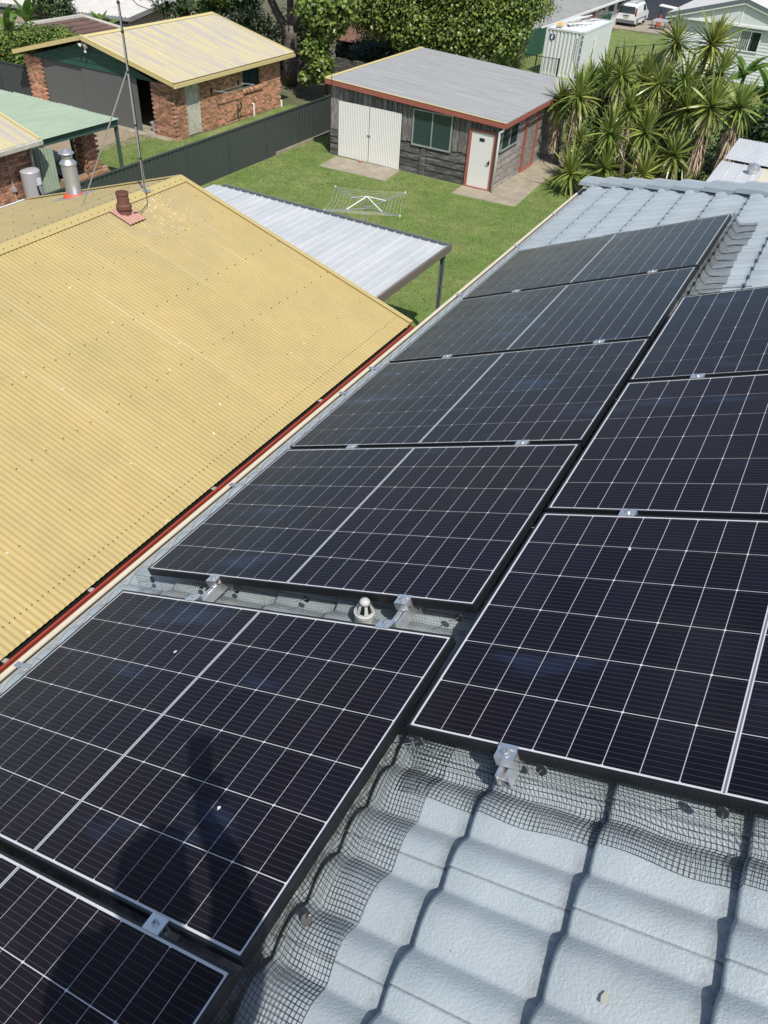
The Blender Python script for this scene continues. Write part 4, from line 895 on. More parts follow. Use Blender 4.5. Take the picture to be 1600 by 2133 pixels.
# ------------------------------------------------------------------ green carport and neighbour house at left
gc = thing('green_carport', 'open carport with a pale green corrugated roof on dark green posts', 'carport', (-23, 18, -7.5))
Z0 = -5.22; n_ = 9; x = -20.3
for i in range(n_):
    zz = Z0 - 0.0*i
    mb = MB().corr((x-0.762, 13.5, zz + random.uniform(0, 0.006)), (0, 1, -0.01), (1, 0, 0), (0, 0, 1), 6.35, 0.0762*1.5, 7, 0.02, 6) if False else MB().corr((x-0.762, 13.5, zz), (0, 1, -0.01), (1, 0, 0), (0, 0, 1), 6.3 + random.uniform(-0.05, 0.05), 0.1524, 5, 0.028, 6)
    build(mb, 'roof_sheet', M['pale_green'], gc, smooth=False); x -= 0.7625
mb = MB().bar((-20.42, 16.0, -5.37), (-20.42, 19.75, -5.43), 0.06, 0.22); build(mb, 'side_beam', M['post_green'], gc)
build(MB().bar((-27.2, 19.65, -5.42), (-20.46, 19.65, -5.42), 0.06, 0.2), 'end_beam', M['post_green'], gc)
for (x, y) in ((-20.5, 19.74), (-22.9, 19.75), (-20.5, 16.3), (-26.5, 19.75)): pbox('post', M['post_green'], gc, x-0.05, x+0.05, y-0.05, y+0.05, -7.5, -5.53)
nb = thing('brick_house', 'corner of a brick house with faded roof at the left edge, behind the grey fence', 'house', (-22, 12, -7.5))
brickwall(nb, [((-20.02, 12.5, -7.5), (0, 1, 0), (1, 0, 0), 3.1, 0, 2.3, []), ((-24, 15.58, -7.5), (1, 0, 0), (0, 1, 0), 3.95, 0, 2.3, [])], 240)
build(MB().box(-28, -20.04, 4, 15.56, -7.5, -5.15), 'wall', M['mortar'], nb)
t1 = Vector((4.6, 0, -1.32)); a0 = Vector((-24.2, 0, -3.66))
for i in range(8): build(MB().corr((a0.x, 15.65-(i+1)*0.762, a0.z), t1, (0, 1, 0), (0.28, 0, 1), t1.length, 0.0762, 10, 0.017, 6), 'roof_sheet', M['peeled_roof'], nb, smooth=True)
mb = MB().add([(-24.2, 4, -3.68), (-29, 4, -5.0), (-29, 15.65, -5.0), (-24.2, 15.65, -3.68)], [(0, 1, 2, 3)]); build(mb, 'rear_roof_slope', M['peeled_roof'], nb)
mb = MB().bar(a0 + Vector((0, 15.68, 0.0)), a0 + t1 + Vector((0, 15.68, 0.0)), 0.06, 0.14); build(mb, 'barge', M['yellow_trim'], nb)
mb = MB().box(-19.60, -19.48, 6, 15.7, -5.10, -4.98); build(mb, 'gutter', M['offwhite'], nb)
build(MB().tube([(-19.56, 15.5, -5.1), (-19.85, 15.5, -5.25), (-19.93, 15.5, -5.4), (-19.93, 15.5, -7.5)], 0.04, 8), 'downpipe', M['offwhite'], nb)
build(MB().tube([(-19.96, 14.6, -5.2), (-19.96, 14.62, -7.5)], 0.015, 6), 'conduit', M['offwhite'], nb); pbox('junction_box', M['grey_plastic'], nb, -19.99, -19.92, 14.55, 14.68, -6.35, -6.22)
ht = thing('water_heater', 'grey water heater cylinder with a label, against the brick house wall at left', 'water heater', (-19.65, 15.1, -7.5))
build(MB().lathe((-19.66, 15.1, -7.5), [(0.29, 0), (0.30, 0.04), (0.30, 1.72), (0.27, 1.76), (0.1, 1.78)], 28), 'tank', M['grey_plastic'], ht)
pbox('label_plate', M['white'], ht, -19.375, -19.352, 15.06, 15.2, -6.15, -5.95)
build(MB().tube([(-19.34, 15.02, -6.15), (-19.3, 15.0, -6.3), (-19.33, 15.08, -6.5), (-19.32, 15.1, -6.9), (-19.32, 15.1, -7.4)], 0.03, 8), 'hose', M['black_frame'], ht)
gs = thing('green_screen', 'pale green corrugated sheet screen beside the grey water heater', 'screen', (-20, 16, -7.5))
build(MB().corr((-20.38, 15.72, -7.48), (0, 0, 1), (0.84, 0.6, 0), (0.6, -0.84, 0), 2.12, 0.1, 8, 0.02, 6), 'sheet', M['pale_green'], gs); 
bq = thing('brick_barbecue', 'brick barbecue with a tall chimney under the green carport', 'barbecue', (-21.2, 18.7, -7.5))
build(MB().box(-21.33, -20.97, 18.50, 19.12, -7.5, -5.6), 'chimney', M['mortar'], bq); build(MB().box(-21.35, -20.95, 17.4, 19.5, -7.5, -6.92), 'base', M['mortar'], bq)
brickwall(bq, [((-20.95, 18.48, -6.9), (0, 1, 0), (1, 0, 0), 0.66, 0, 1.28, []), ((-20.93, 17.38, -7.5), (0, 1, 0), (1, 0, 0), 2.15, 0, 0.58, []), ((-21.35, 18.48, -6.9), (1, 0, 0), (0, -1, 0), 0.4, 0, 1.28, [])], 140)
pbox('hotplate_cover', M['black_frame'], bq, -21.3, -20.98, 17.5, 18.4, -6.91, -6.80)

# ------------------------------------------------------------------ far buildings
# long grey-roofed building, upper middle
lb = thing('long_house', 'long low house with dull grey roof and white gutter at the top', 'house', (-26, 75, -9.5))
GXe = -21.0
mb = MB(); mb.slab([(GXe, 61.5, -7.6), (GXe, 112, -7.6), (GXe-3.6, 112, -6.75), (GXe-3.6, 61.5, -6.75)], (0, 0, 0.05)); build(mb, 'verandah_roof', M['asb_roof'], lb)
mb = MB(); mb.slab([(GXe-3.6, 60.8, -6.55), (GXe-3.6, 112, -6.55), (GXe-12, 112, -3.9), (GXe-12, 60.8, -3.9)], (0, 0, 0.05)); mb.slab([(GXe-20.4, 60.8, -6.55), (GXe-20.4, 112, -6.55), (GXe-12, 112, -3.9), (GXe-12, 60.8, -3.9)], (0, 0, 0.05)); build(mb, 'roof', M['asb_roof'], lb)
build(MB().box(GXe-19.8, GXe-0.6, 62.2, 112, -12, -7.65), 'wall', M['weatherboard'], lb)
for i in range(11): build(MB().slab([(GXe-0.3, 65+i*4.0, -7.52), (GXe-0.3, 65.5+i*4, -7.52), (GXe-2.8-0.2*(i % 3), 65.5+i*4, -6.9), (GXe-2.8-0.2*(i % 3), 65+i*4, -6.9)], (0, 0, 0.012)), 'patch_strip', M['offwhite'] if i % 3 == 0 else M['far_ground'], lb)
build(MB().box(GXe-0.02, GXe+0.14, 61.4, 112, -7.72, -7.56), 'gutter', M['white'], lb)
build(MB().box(GXe-0.58, GXe-0.54, 62.2, 112, -9.1, -8.95), 'rail', M['white'], lb)
y = 63.0
while y < 110:
    w_ = window(y, y+2.3, -8.75, -7.85, GXe-0.6, lb, axis='y', fr='white', mullions=0, gl='glass', fw=0.1, sgn=1); y += 3.0
# green fence and pool fence
cb_fence('green_sheet_fence', 'dark green metal sheet fence running behind the white container', (-19.5, 55.2), (-19.5, 78), -9.2, 1.7, M['fence_green'], zb=lambda p: gz(p.y)-0.02)
def pool_fence(name, label, A, B, n, h=1.2, sp=0.11):
    f = thing(name, label, 'fence', (A[0], A[1], gz(A[1]))); A = Vector((*A, 0)); B = Vector((*B, 0)); L = (B-A).length; d = (B-A)/L
    for i in range(n+1): p = A.lerp(B, i/n); p.z = gz(p.y); build(MB().bar(p, p+Vector((0, 0, h+0.05)), 0.07, 0.07, up=(0, 1, 0)), 'post', M['black_frame'], f)
    for i in range(n):
        a = A.lerp(B, i/n); b = A.lerp(B, (i+1)/n); a.z = gz(a.y); b.z = gz(b.y)
        for z in (0.12, h-0.02): build(MB().bar(a+Vector((0, 0, z)), b+Vector((0, 0, z)), 0.035), 'rail', M['black_frame'], f)
    mb = MB(); k = int(L/sp)
    for i in range(k): p = A + d*(i+0.5)*sp; p.z = gz(p.y); mb.bar(p+Vector((0, 0, 0.1)), p+Vector((0, 0, h)), 0.016, 0.016, up=(0, 1, 0))
    o = build(mb, 'pickets', M['black_frame'], f, stuff=True)
pool_fence('picket_fence', 'black metal picket fence in front of the green fence, left of the container', (-19.2, 51.0), (-14.8, 51.0), 3)
fx = thing('wire_fence', 'low black post and wire fence on the grass right of the container', 'fence', (-14, 66, gz(66)))
for i in range(5):
    t = i/4; p = Vector((-13.9+2.9*t, 60.5+9.5*t, 0)); p.z = gz(p.y); build(MB().bar(p, p+Vector((0, 0, 1.25)), 0.09, 0.09, up=(0, 1, 0)), 'post', M['black_frame'], fx)
for z in (1.2, 0.6): build(MB().bar((-13.9, 60.5, gz(60.5)+z), (-11, 70, gz(70)+z), 0.03), 'rail', M['black_frame'], fx)
# container
cn = thing('shipping_container', 'white shipping container with navy lettering strip, behind the timber shed', 'container', (-15.15, 55.36, -8.2))
cx0, cx1, cy0, cy1, cz0, cz1 = -16.37, -13.93, 52.33, 58.39, -8.2, -5.6
CP = [(0, 0), (0.3, 0), (0.45, 1), (0.8, 1)]
build(MB().corr((cx0+0.12, cy0+0.06, cz0+0.12), (0, 0, 1), (1, 0, 0), (0, -1, 0), 2.36, 0.244, 9, 0.045, prof=CP), 'end_wall', M['container'], cn)
build(MB().box(cx1-0.05, cx1-0.02, cy0+0.1, cy1-0.1, cz0+0.12, cz1-0.1), 'side_wall', M['container'], cn)
build(MB().box(cx0+0.02, cx0+0.05, cy0+0.1, cy1-0.1, cz0+0.12, cz1-0.1), 'side_wall', M['container'], cn)
build(MB().corr((cx0+0.1, cy0+0.1, cz1-0.04), (1, 0, 0), (0, 1, 0), (0, 0, 1), 2.24, 0.3, 19, 0.02, prof=CP), 'roof_panel', M['container'], cn)
build(MB().box(cx0+0.1, cx1-0.1, cy1-0.04, cy1, cz0+0.12, cz1-0.1), 'door_end', M['container'], cn)
mb = MB()
for x in (cx0, cx1-0.12):
    for y in (cy0, cy1-0.12): mb.box(x, x+0.12, y, y+0.12, cz0, cz1)
    mb.box(x, x+0.12, cy0+0.12, cy1-0.12, cz1-0.1, cz1-0.002); mb.box(x, x+0.12, cy0+0.12, cy1-0.12, cz0, cz0+0.12)
for y in (cy0, cy1-0.12): mb.box(cx0+0.12, cx1-0.12, y, y+0.12, cz1-0.1, cz1-0.002); mb.box(cx0+0.12, cx1-0.12, y, y+0.12, cz0, cz0+0.12)
build(mb, 'corner_frame', M['container'], cn)
build(MB().box(cx1-0.13, cx1+0.008, cy0-0.008, cy0+0.12, cz1-0.14, cz1+0.006), 'corner_casting', M['offwhite'], cn)
# print: navy strip with pale letter blocks, navy square with white bird-like blot, white blot with black figure on the side
build(MB().box(cx1-0.115, cx1-0.005, cy0-0.008, cy0-0.001, cz0+0.1, cz1-0.2), 'navy_strip', M['navy'], cn)
mb = MB(); random.seed(3)
for i in range(16):
    z = cz1-0.30-i*0.135; a = cx1-0.095; mb.box(a, a+0.07, cy0-0.014, cy0-0.009, z, z+0.02 + 0.06*(i % 3 == 1)); mb.box(a if i % 2 else a+0.05, (a if i % 2 else a+0.05)+0.02, cy0-0.014, cy0-0.009, z-0.07, z)
build(mb, 'letter_blocks', M['white'], cn)
mb = MB()
for i in range(12): z = cz1-0.42-i*0.1; mb.box(cx1-0.42, cx1-0.36 - 0.02*(i % 2), cy0-0.003, cy0+0.004, z, z+0.06)
build(mb, 'container_number', M['navy'], cn)
build(MB().box(cx0+0.28, cx0+0.62, cy0-0.004, cy0+0.004, cz1-0.62, cz1-0.32), 'navy_square', M['navy'], cn)
def blot(pts, x=None, y=None, t=0.004):
    mb = MB()
    if y is not None: mb.slab([(a, y, b) for a, b in pts], (0, -t, 0))
    else: mb.slab([(x, a, b) for a, b in pts], (t, 0, 0))
    return mb
qx, qz = cx0+0.45, cz1-0.47
build(blot([(qx+a*0.09, qz+b*0.12) for a, b in ((-1, -0.9), (0.3, -1), (0.2, 0), (0.7, 0.5), (0.3, 1), (-0.4, 0.9), (-0.8, 0.1))], y=cy0-0.006), 'white_mark', M['white'], cn)
build(blot([(54.75+a*0.52, -6.85+b*0.78) for a, b in ((-0.6, -1), (0.1, -1), (0.6, -0.6), (0.5, 0), (0.9, 0.3), (0.9, 0.8), (0.4, 1), (0, 0.8), (-0.3, 0.1), (-0.9, -0.3))], x=cx1-0.018), 'white_mark', M['white'], cn)
build(blot([(54.75+a*0.2, -6.75+b*0.5) for a, b in ((-0.5, -1), (0.4, -0.9), (0.9, -0.5), (0.1, 0.1), (0.6, 0.9), (0.1, 1), (-0.2, 0.0))], x=cx1-0.012), 'black_mark', M['black'], cn)
jk = thing('roof_junk', 'heap of pale timber offcuts and pipes on top of the white container', 'scrap pile', (-15.6, 55, cz1+0.02))
for i in range(9):
    x = random.uniform(-16.2, -15.0); y = random.uniform(53.3, 56.5); build(MB().bar((x, y, cz1+0.06+0.015*i), (x+random.uniform(0.1, 1.0), y+random.uniform(1, 1.8), cz1+0.10+0.015*i), 0.09, 0.05), 'plank', M[('offwhite', 'rust', 'white')[i % 3]], jk)
cr = thing('yellow_crate', 'small yellow topped crate at the near edge of the container roof', 'crate', (-15.75, 53.0, cz1)); build(MB().box(-15.95, -15.6, 52.8, 53.15, cz1+0.02, cz1+0.12), 'base', M['offwhite'], cr); 
mb = MB().hexa([(-15.93, 52.82, cz1+0.12), (-15.62, 52.82, cz1+0.12), (-15.62, 53.13, cz1+0.12), (-15.93, 53.13, cz1+0.12), (-15.88, 52.87, cz1+0.24), (-15.67, 52.87, cz1+0.24), (-15.67, 53.08, cz1+0.24), (-15.88, 53.08, cz1+0.24)]); M['yellow'] = mat('yellow_plastic', (0.75, 0.42, 0.05), 0.5); build(mb, 'lid', M['yellow'], cr)
# van
VZ = gz(88); va = thing('parked_van', 'white panel van with roof racks parked near the long grey roofed house', 'van', (-20.6, 90.5, VZ))
vx0, vx1, vy0, vy1 = -21.65, -19.72, 87.9, 92.7
def ring(y, zb, zt, inset): xm = (vx0+vx1)/2; w1 = (vx1-vx0)/2; w2 = w1-inset; return [(xm-w1, y, VZ+zb), (xm+w1, y, VZ+zb), (xm+w1, y, VZ+1.15), (xm+w2, y, VZ+zt-0.12), (xm+w2-0.15, y, VZ+zt), (xm-w2+0.15, y, VZ+zt), (xm-w2, y, VZ+zt-0.12), (xm-w1, y, VZ+1.15)]
rings = [ring(vy0, 0.35, 1.75, 0.12), ring(vy0+0.12, 0.28, 1.88, 0.1), ring(vy0+3.1, 0.28, 1.88, 0.1), ring(vy0+3.95, 0.28, 1.2, 0.02), ring(vy1, 0.35, 0.85, 0.1)]
rings[4] = [(x, y, min(z, VZ+0.95)) for x, y, z in rings[4]]
mb = MB(); vs = [p for r_ in rings for p in r_]; fs = [(i*8+k, i*8+(k+1) % 8, (i+1)*8+(k+1) % 8, (i+1)*8+k) for i in range(4) for k in range(8)] + [tuple(range(8))[::-1], tuple(range(32, 40))]
mb.add(vs, fs); build(mb, 'body', M['van_white'], va)
build(MB().slab([(vx0+0.14, vy0-0.01, VZ+1.1), (vx1-0.14, vy0-0.01, VZ+1.1), (vx1-0.22, vy0-0.005, VZ+1.68), (vx0+0.22, vy0-0.005, VZ+1.68)], (0, 0.012, 0)), 'rear_window', M['glass'], va)
for x in (vx0, vx1-0.13): build(MB().box(x, x+0.13, vy0-0.02, vy0+0.05, VZ+0.95, VZ+1.6), 'tail_light', M['tail'], va)
build(MB().box(vx0+0.02, vx1-0.02, vy0-0.08, vy0+0.1, VZ+0.3, VZ+0.58), 'bumper', M['post_grey'], va)
build(MB().box(-20.95, -20.42, vy0-0.02, vy0-0.005, VZ+0.72, VZ+0.84), 'number_plate', M['offwhite'], va); build(MB().box(-21.0, -20.4, vy0-0.03, vy0-0.005, VZ+0.9, VZ+0.96), 'handle_bar', M['black_frame'], va)
build(MB().box(-20.695, -20.68, vy0-0.013, vy0-0.0, VZ+0.55, VZ+1.1), 'door_seam', M['black_frame'], va)
build(MB().slab([(vx1-0.03, vy0+2.5, VZ+1.18), (vx1-0.03, vy0+3.6, VZ+1.18), (vx1-0.10, vy0+3.05, VZ+1.72), (vx1-0.10, vy0+2.5, VZ+1.72)], (0.03, 0, 0)), 'side_window', M['glass'], va)
build(MB().box(vx1-0.01, vx1+0.02, vy0+0.3, vy1-0.9, VZ+0.58, VZ+0.66), 'side_trim', M['post_grey'], va)
for y in (vy0+0.85, vy0+3.9):
    for x in (vx0+0.02, vx1-0.2):
        wb = MB(); wb.tube([(x, y, VZ+0.33), (x+0.2, y, VZ+0.33)], 0.33, 18); wh = build(wb, 'wheel', M['rubber'], va)
        hb = MB(); hb.tube([(x+0.19, y, VZ+0.33), (x+0.215, y, VZ+0.33)], 0.2, 12); h_ = build(hb, 'wheel_rim', M['alu'], va)
for y in (vy0+0.5, vy0+1.6, vy0+2.7): build(MB().bar((vx0+0.15, y, VZ+1.97), (vx1-0.15, y, VZ+1.97), 0.06, 0.05), 'roof_rack', M['alu'], va)
for x in (vx0+0.3, vx1-0.35): build(MB().bar((x, vy0+0.3, VZ+2.02), (x, vy0+3.0, VZ+2.02), 0.05, 0.05), 'roof_rack', M['alu'], va)
sheet('van_pad', [(-23, 84.3), (-15.9, 86), (-15.9, 97), (-23, 97)], M['concrete'], 0.03, True)
# shade wall, bench, machinery behind
tw = thing('shade_screen', 'dark blue-grey shade screen behind the white van', 'screen', (-18, 97, -10.3)); build(MB().corr((-25, 96.9, -10.4), (0, 0, 1), (1, 0, 0), (0, -1, 0), 3.4, 0.25, 44, 0.03, prof=TRAP), 'sheet', M['tarp'], tw)
tb = thing('work_table', 'white topped work table beside the white weatherboard house', 'table', (-17.6, 89.5, -10.2))
build(MB().box(-18.3, -16.9, 88.6, 90.6, -9.35, -9.28), 'tabletop', M['grey_plastic'], tb)
for x in (-18.25, -17.0):
    for y in (88.65, 90.5): pbox('leg', M['black_frame'], tb, x, x+0.06, y, y+0.06, -10.4, -9.35)
build(MB().slab([(-18.5, 91.2, -8.35), (-16.3, 91.2, -8.5), (-16.3, 92.4, -8.5), (-18.5, 92.4, -8.35)], (0, 0, 0.06)), 'canopy', M['white'], tb)
for x in (-18.4, -16.5): pbox('leg', M['black_frame'], tb, x, x+0.05, 91.8, 91.85, -10.4, -8.5)
ob = thing('orange_machine', 'small orange machine under the white canopy by the table', 'machine', (-18.2, 91.5, -10.2)); build(MB().box(-18.25, -18.0, 91.3, 91.6, -10.2, -9.35).box(-18.2, -18.08, 91.3, 91.5, -9.35, -9.1), 'machine_body', M['orange'], ob)

# white weatherboard house, top right
hw = thing('weatherboard_house', 'white weatherboard house with a gabled end at the top right', 'house', (-4, 66, -9.2))
HY = 62.6; hx0, hx1 = -10.9, 4.0; build(MB().box(hx0, hx1, HY, 85, -9.4, -5.5), 'wall', M['weatherboard'], hw)
z = -9.3
while z < -5.6:
    for (a, b) in ((hx0, -6.45), (-5.0, hx1)) if -6.95 < z+0.1 < -5.6 else ((hx0, hx1),):
        build(MB().hexa([(a, HY-0.035, z), (b, HY-0.035, z), (b, HY+0.0, z), (a, HY+0.0, z), (a, HY-0.008, z+0.2), (b, HY-0.008, z+0.2), (b, HY+0.0, z+0.2), (a, HY+0.0, z+0.2)]), 'weatherboard', M['weatherboard'], hw)
    z += 0.2
ax_, az_ = -6.0, -4.0; az_ = -3.95; ex0, ez = -11.45, -5.32
window(-6.42, -5.02, -6.85, -5.62, HY-0.02, hw, fr='white', mullions=1, gl='glass', fw=0.07)
for k in range(9): pbox('curtain_fold', M['curtain'], hw, -6.33+0.14*k + (0.1 if k > 4 else 0), -6.25+0.14*k + (0.1 if k > 4 else 0), HY-0.056, HY-0.05, -6.78, -5.7)
gxa = -6.6
mb = MB().add([(ex0+0.4, HY-0.3, ez), (2*gxa-ex0-0.4, HY-0.3, ez), (gxa, HY-0.3, az_-0.12)], [(0, 1, 2)]); mb = MB().slab([(ex0+0.5, HY-0.3, ez), (2*gxa-ex0-0.5, HY-0.3, ez), (gxa, HY-0.3, az_-0.14)], (0, 0.05, 0)); build(mb, 'gable', M['container'], hw)
for x in (gxa-2.6, gxa, gxa+2.6): hgt = az_-0.14-abs(x-gxa)*0.27-ez; build(MB().box(x-0.04, x+0.04, HY-0.33, HY-0.30, ez, ez+max(0.1, hgt-0.05)), 'gable_batten', M['white'], hw)
build(MB().box(ex0, 2*gxa-ex0, HY-0.36, HY-0.30, ez-0.14, ez), 'fascia', M['white'], hw)
for s_ in (-1, 1):
    e = Vector((gxa + s_*(gxa-ex0), 0, ez+0.02)); a = Vector((gxa, 0, az_))
    build(MB().slab([(a.x, HY-0.45, a.z), (e.x, HY-0.45, e.z), (e.x, 85, e.z), (a.x, 85, a.z)], (0, 0, 0.06)), 'roof', M['pale_roof'], hw)
    build(MB().bar(Vector((a.x, HY-0.5, a.z-0.03)), Vector((e.x, HY-0.5, e.z-0.03)), 0.05, 0.2), 'barge', M['post_grey'], hw)
    build(MB().bar(Vector((a.x, HY-0.47, a.z-0.2)), Vector((e.x, HY-0.47, e.z-0.2)), 0.04, 0.1), 'barge_trim', M['white'], hw)
# white building with whirlybird, right edge
wb = thing('white_outbuilding', 'low white roofed building with spinning roof vent at the right edge', 'outbuilding', (0.8, 28, -7.5))
build(MB().box(-0.9, 6, 25.2, 29.9, -7.5, -4.9), 'wall', M['green_paint'], wb)
x = -1.15
while x < 6: build(MB().corr((x, 24.6, -4.86), (0, 1, 0.03), (1, 0, 0), (0, 0, 1), 2.9, 0.38, 2, 0.03, prof=[(0, 0), (0.9, 0), (0.93, 1), (0.97, 1)]), 'roof_sheet', M['white_sheet'], wb); x += 0.762
x = -1.1
while x < 6.3: build(MB().corr((x, 27.45, -4.70), (0, 1, 0.04), (1, 0, 0), (0, 0, 1), 2.5, 0.0762, 10, 0.017, 5), 'upper_roof_sheet', M['white_sheet'], wb); x += 0.762
build(MB().box(-1.15, 6, 24.5, 24.6, -5.02, -4.87), 'gutter', M['white'], wb); build(MB().box(0.2, 0.5, 24.55, 27.5, -4.86, -4.77), 'roof_beam', M['cream'], wb)
p = Vector((-0.05, 26.7, -4.85)); wv_ = thing('whirlybird_vent', 'round silver turbine vent on the white roof at the right edge', 'roof vent', p)
build(MB().lathe(p, [(0.13, -0.1), (0.12, 0.1)], 16), 'base', M['alu'], wv_)
mb = MB()
for k in range(20):
    a = k*math.pi/10; pr = [(0.13, 0.1), (0.2, 0.2), (0.19, 0.3), (0.08, 0.37)]
    vs = [p + Vector((r_*math.cos(a+o_), r_*math.sin(a+o_), z)) for r_, z in pr for o_ in (0, 0.24)]; mb.add(vs, [(i*2, i*2+1, i*2+3, i*2+2) for i in range(3)])
mb.lathe(p + Vector((0, 0, 0.36)), [(0.09, 0), (0.02, 0.02)], 12); build(mb, 'turbine', M['alu'], wv_)

# big pale shed and brown tiled house, top left
bs = thing('industrial_shed', 'large shed with bleached roof and beige ribbed walls at the top left', 'shed', (-34.0, 34.75, -7.5), rot=(0, 0, math.radians(14)))
def bb(mb, nm, m): return build(mb, nm, M[m], bs, world=False)
bb(MB().corr((-0.15, 0.15, 0), (0, 0, 1), (0, 1, 0), (1, 0, 0), 2.0, 0.2, 80, 0.03, prof=TRAP), 'side_wall', 'beige_wall')
bb(MB().slab([(-0.13, 0.15, 2.0), (-0.13, 16, 2.0), (-0.13, 16, 2.9), (-0.13, 0.15, 2.02)], (-0.03, 0, 0)), 'side_wall', 'beige_wall')
bb(MB().corr((-16, 0.12, 0), (0, 0, 1), (1, 0, 0), (0, -1, 0), 1.75, 0.2, 79, 0.03, prof=TRAP), 'front_wall', 'beige_wall')
x = 0.05
while x > -16: bb(MB().corr((x-1.0, 0, 2.08), (0, 1, 0.06), (1, 0, 0), (0, 0, 1), 20, 0.2, 5, 0.025, prof=TRAP), 'roof_sheet', 'pale_roof'); x -= 1.005
bb(MB().slab([(0.06, 0, 1.9), (0.06, 20, 3.1), (0.06, 20, 3.3), (0.06, 0, 2.12)], (0.04, 0, 0)), 'barge', 'asb_roof'); bb(MB().box(-16, 0.1, -0.12, -0.02, 1.93, 2.08), 'gutter', 'asb_roof')
br = thing('brown_tile_house', 'house with a dark brown tiled roof behind the brick garage', 'house', (-36, 29, -7.5))
build(MB().box(-40, -32.4, 28.2, 33.2, -7.5, -6.3), 'wall', M['mortar'], br)
def brt(p0, p1, p2, p3, rows, cols):
    for i in range(rows):
        for j in range(cols):
            q = lambda a, b: Vector(p0).lerp(Vector(p1), b).lerp(Vector(p3).lerp(Vector(p2), b), a)
            a0, a1, b0, b1 = i/rows, (i+1)/rows, j/cols, (j+1)/cols
            if (q(a1, b0)-q(a1, b1)).length < 0.05 and (q(a0, b0)-q(a0, b1)).length < 0.05: continue
            u = Vector((0, 0, 0.05)); l = Vector((0, 0, 0.005))
            mb = MB().hexa([q(a0, b0), q(a0, b1), q(a1, b1), q(a1, b0), q(a0, b0)+u, q(a0, b1)+u, q(a1, b1)+l*2, q(a1, b0)+l*2]); build(mb, 'roof_tile_row', M['brown_tile'], br)
brt((-31.4, 27.5, -6.15), (-31.4, 34.3, -6.15), (-34.2, 31.7, -5.08), (-34.2, 27.5, -5.08), 9, 6)
brt((-31.4, 34.3, -6.15), (-37, 34.3, -6.15), (-34.2, 31.71, -5.08), (-34.2, 31.7, -5.08), 6, 5)
brt((-37, 34.3, -6.15), (-37, 27.5, -6.15), (-34.2, 27.5, -5.08), (-34.2, 31.7, -5.08), 6, 6)
build(MB().tube([(-34.2, 27.5, -5.05), (-34.2, 31.7, -5.05)], 0.11, 6).tube([(-34.2, 31.7, -5.05), (-31.4, 34.3, -6.1)], 0.10, 6).tube([(-34.2, 31.7, -5.05), (-37, 34.3, -6.1)], 0.10, 6), 'ridge_cap', M['pale_cap'], br)

# ------------------------------------------------------------------ vegetation
def foliage(name, blobs, n, size, m, parent, droop=0.5, asp=0.55, stuff=False):
    """many separate leaves around ellipsoid blobs (cx,cy,cz,rx,ry,rz,weight)"""
    B = np.array(blobs, float); wt = B[:, 6]/B[:, 6].sum(); idx = RNG.choice(len(B), n, p=wt); b = B[idx]
    d = RNG.normal(size=(n, 3)); d /= np.linalg.norm(d, axis=1)[:, None]
    # clump the leaves into sprays
    K = max(20, n//34); cd = RNG.normal(size=(K, 3)); cd /= np.linalg.norm(cd, axis=1)[:, None]; ci = RNG.integers(0, K, n)
    d = cd[ci] + d*0.26; d /= np.linalg.norm(d, axis=1)[:, None]
    rad = (0.48 + 0.66*RNG.random(K)[ci]) * (0.86 + 0.22*RNG.random(n))
    P = b[:, :3] + d*b[:, 3:6]*rad[:, None]
    nor = d*0.6 + np.array([0, 0, 0.8]) + RNG.normal(0, 0.45, (n, 3)); nor /= np.linalg.norm(nor, axis=1)[:, None]
    ax = RNG.normal(size=(n, 3)); ax[:, 2] -= droop*1.6; ax -= nor*(ax*nor).sum(1)[:, None]; ax /= np.linalg.norm(ax, axis=1)[:, None]
    sd = np.cross(nor, ax); s = size*RNG.uniform(0.6, 1.25, n)[:, None]
    V = np.stack([P - ax*s*0.5, P + sd*s*asp*0.5 - nor*s*0.06, P + ax*s*0.55 - nor*s*0.12, P - sd*s*asp*0.5 - nor*s*0.06], 1).reshape(-1, 3)
    F = np.arange(4*n).reshape(-1, 4); T = np.concatenate([F[:, [0, 1, 2]], F[:, [0, 2, 3]]])
    return npmesh(name, V, T, m, parent, stuff=stuff)
def trunk(parent, pts, r, m='trunk', limbs=()):
    mb = MB(); mb.tube(pts, r, 9)
    for l, lr in limbs: mb.tube(l, lr, 7)
    return build(mb, 'trunk', M[m], parent, smooth=True)
# broad leafy tree behind the timber shed
t = thing('leafy_tree', 'broad bright green tree with drooping leaves right behind the timber shed', 'tree', (-17, 39, -7.5))
trunk(t, [(-17.5, 39.4, -7.5), (-17.4, 39.4, -5.5), (-17.0, 39.5, -3)], [0.28, 0.22, 0.12], limbs=[([(-17.4, 39.4, -5.6), (-19.5, 39, -4), (-21, 38.5, -3)], [0.15, 0.1, 0.05]), ([(-17.3, 39.4, -5), (-15, 39.6, -4), (-13.6, 39.8, -3)], [0.14, 0.09, 0.04])])
bl = [(-20.6, 38.6, -3.6, 1.9, 1.6, 1.4, 1.2), (-18.4, 38.6, -4.0, 1.8, 1.5, 1.5, 1.3), (-16.2, 38.8, -4.1, 1.9, 1.5, 1.3, 1.2), (-14.2, 39.0, -3.9, 1.5, 1.4, 1.4, 1), (-19.5, 39.0, -2.0, 2.4, 1.9, 1.6, 1.3), (-16.4, 39.2, -2.2, 2.4, 1.9, 1.6, 1.3), (-13.7, 39.6, -2.6, 1.6, 1.6, 1.4, 0.9), (-17.0, 38.6, -5.2, 1.3, 0.9, 0.8, 0.5)]
foliage('crown', bl, 60000, 0.17, M['leaf'], t, 0.9, 0.72)
t = thing('leafy_tree', 'low hanging bright green branches left of the timber shed corner', 'tree', (-21.8, 35.5, -7.5))
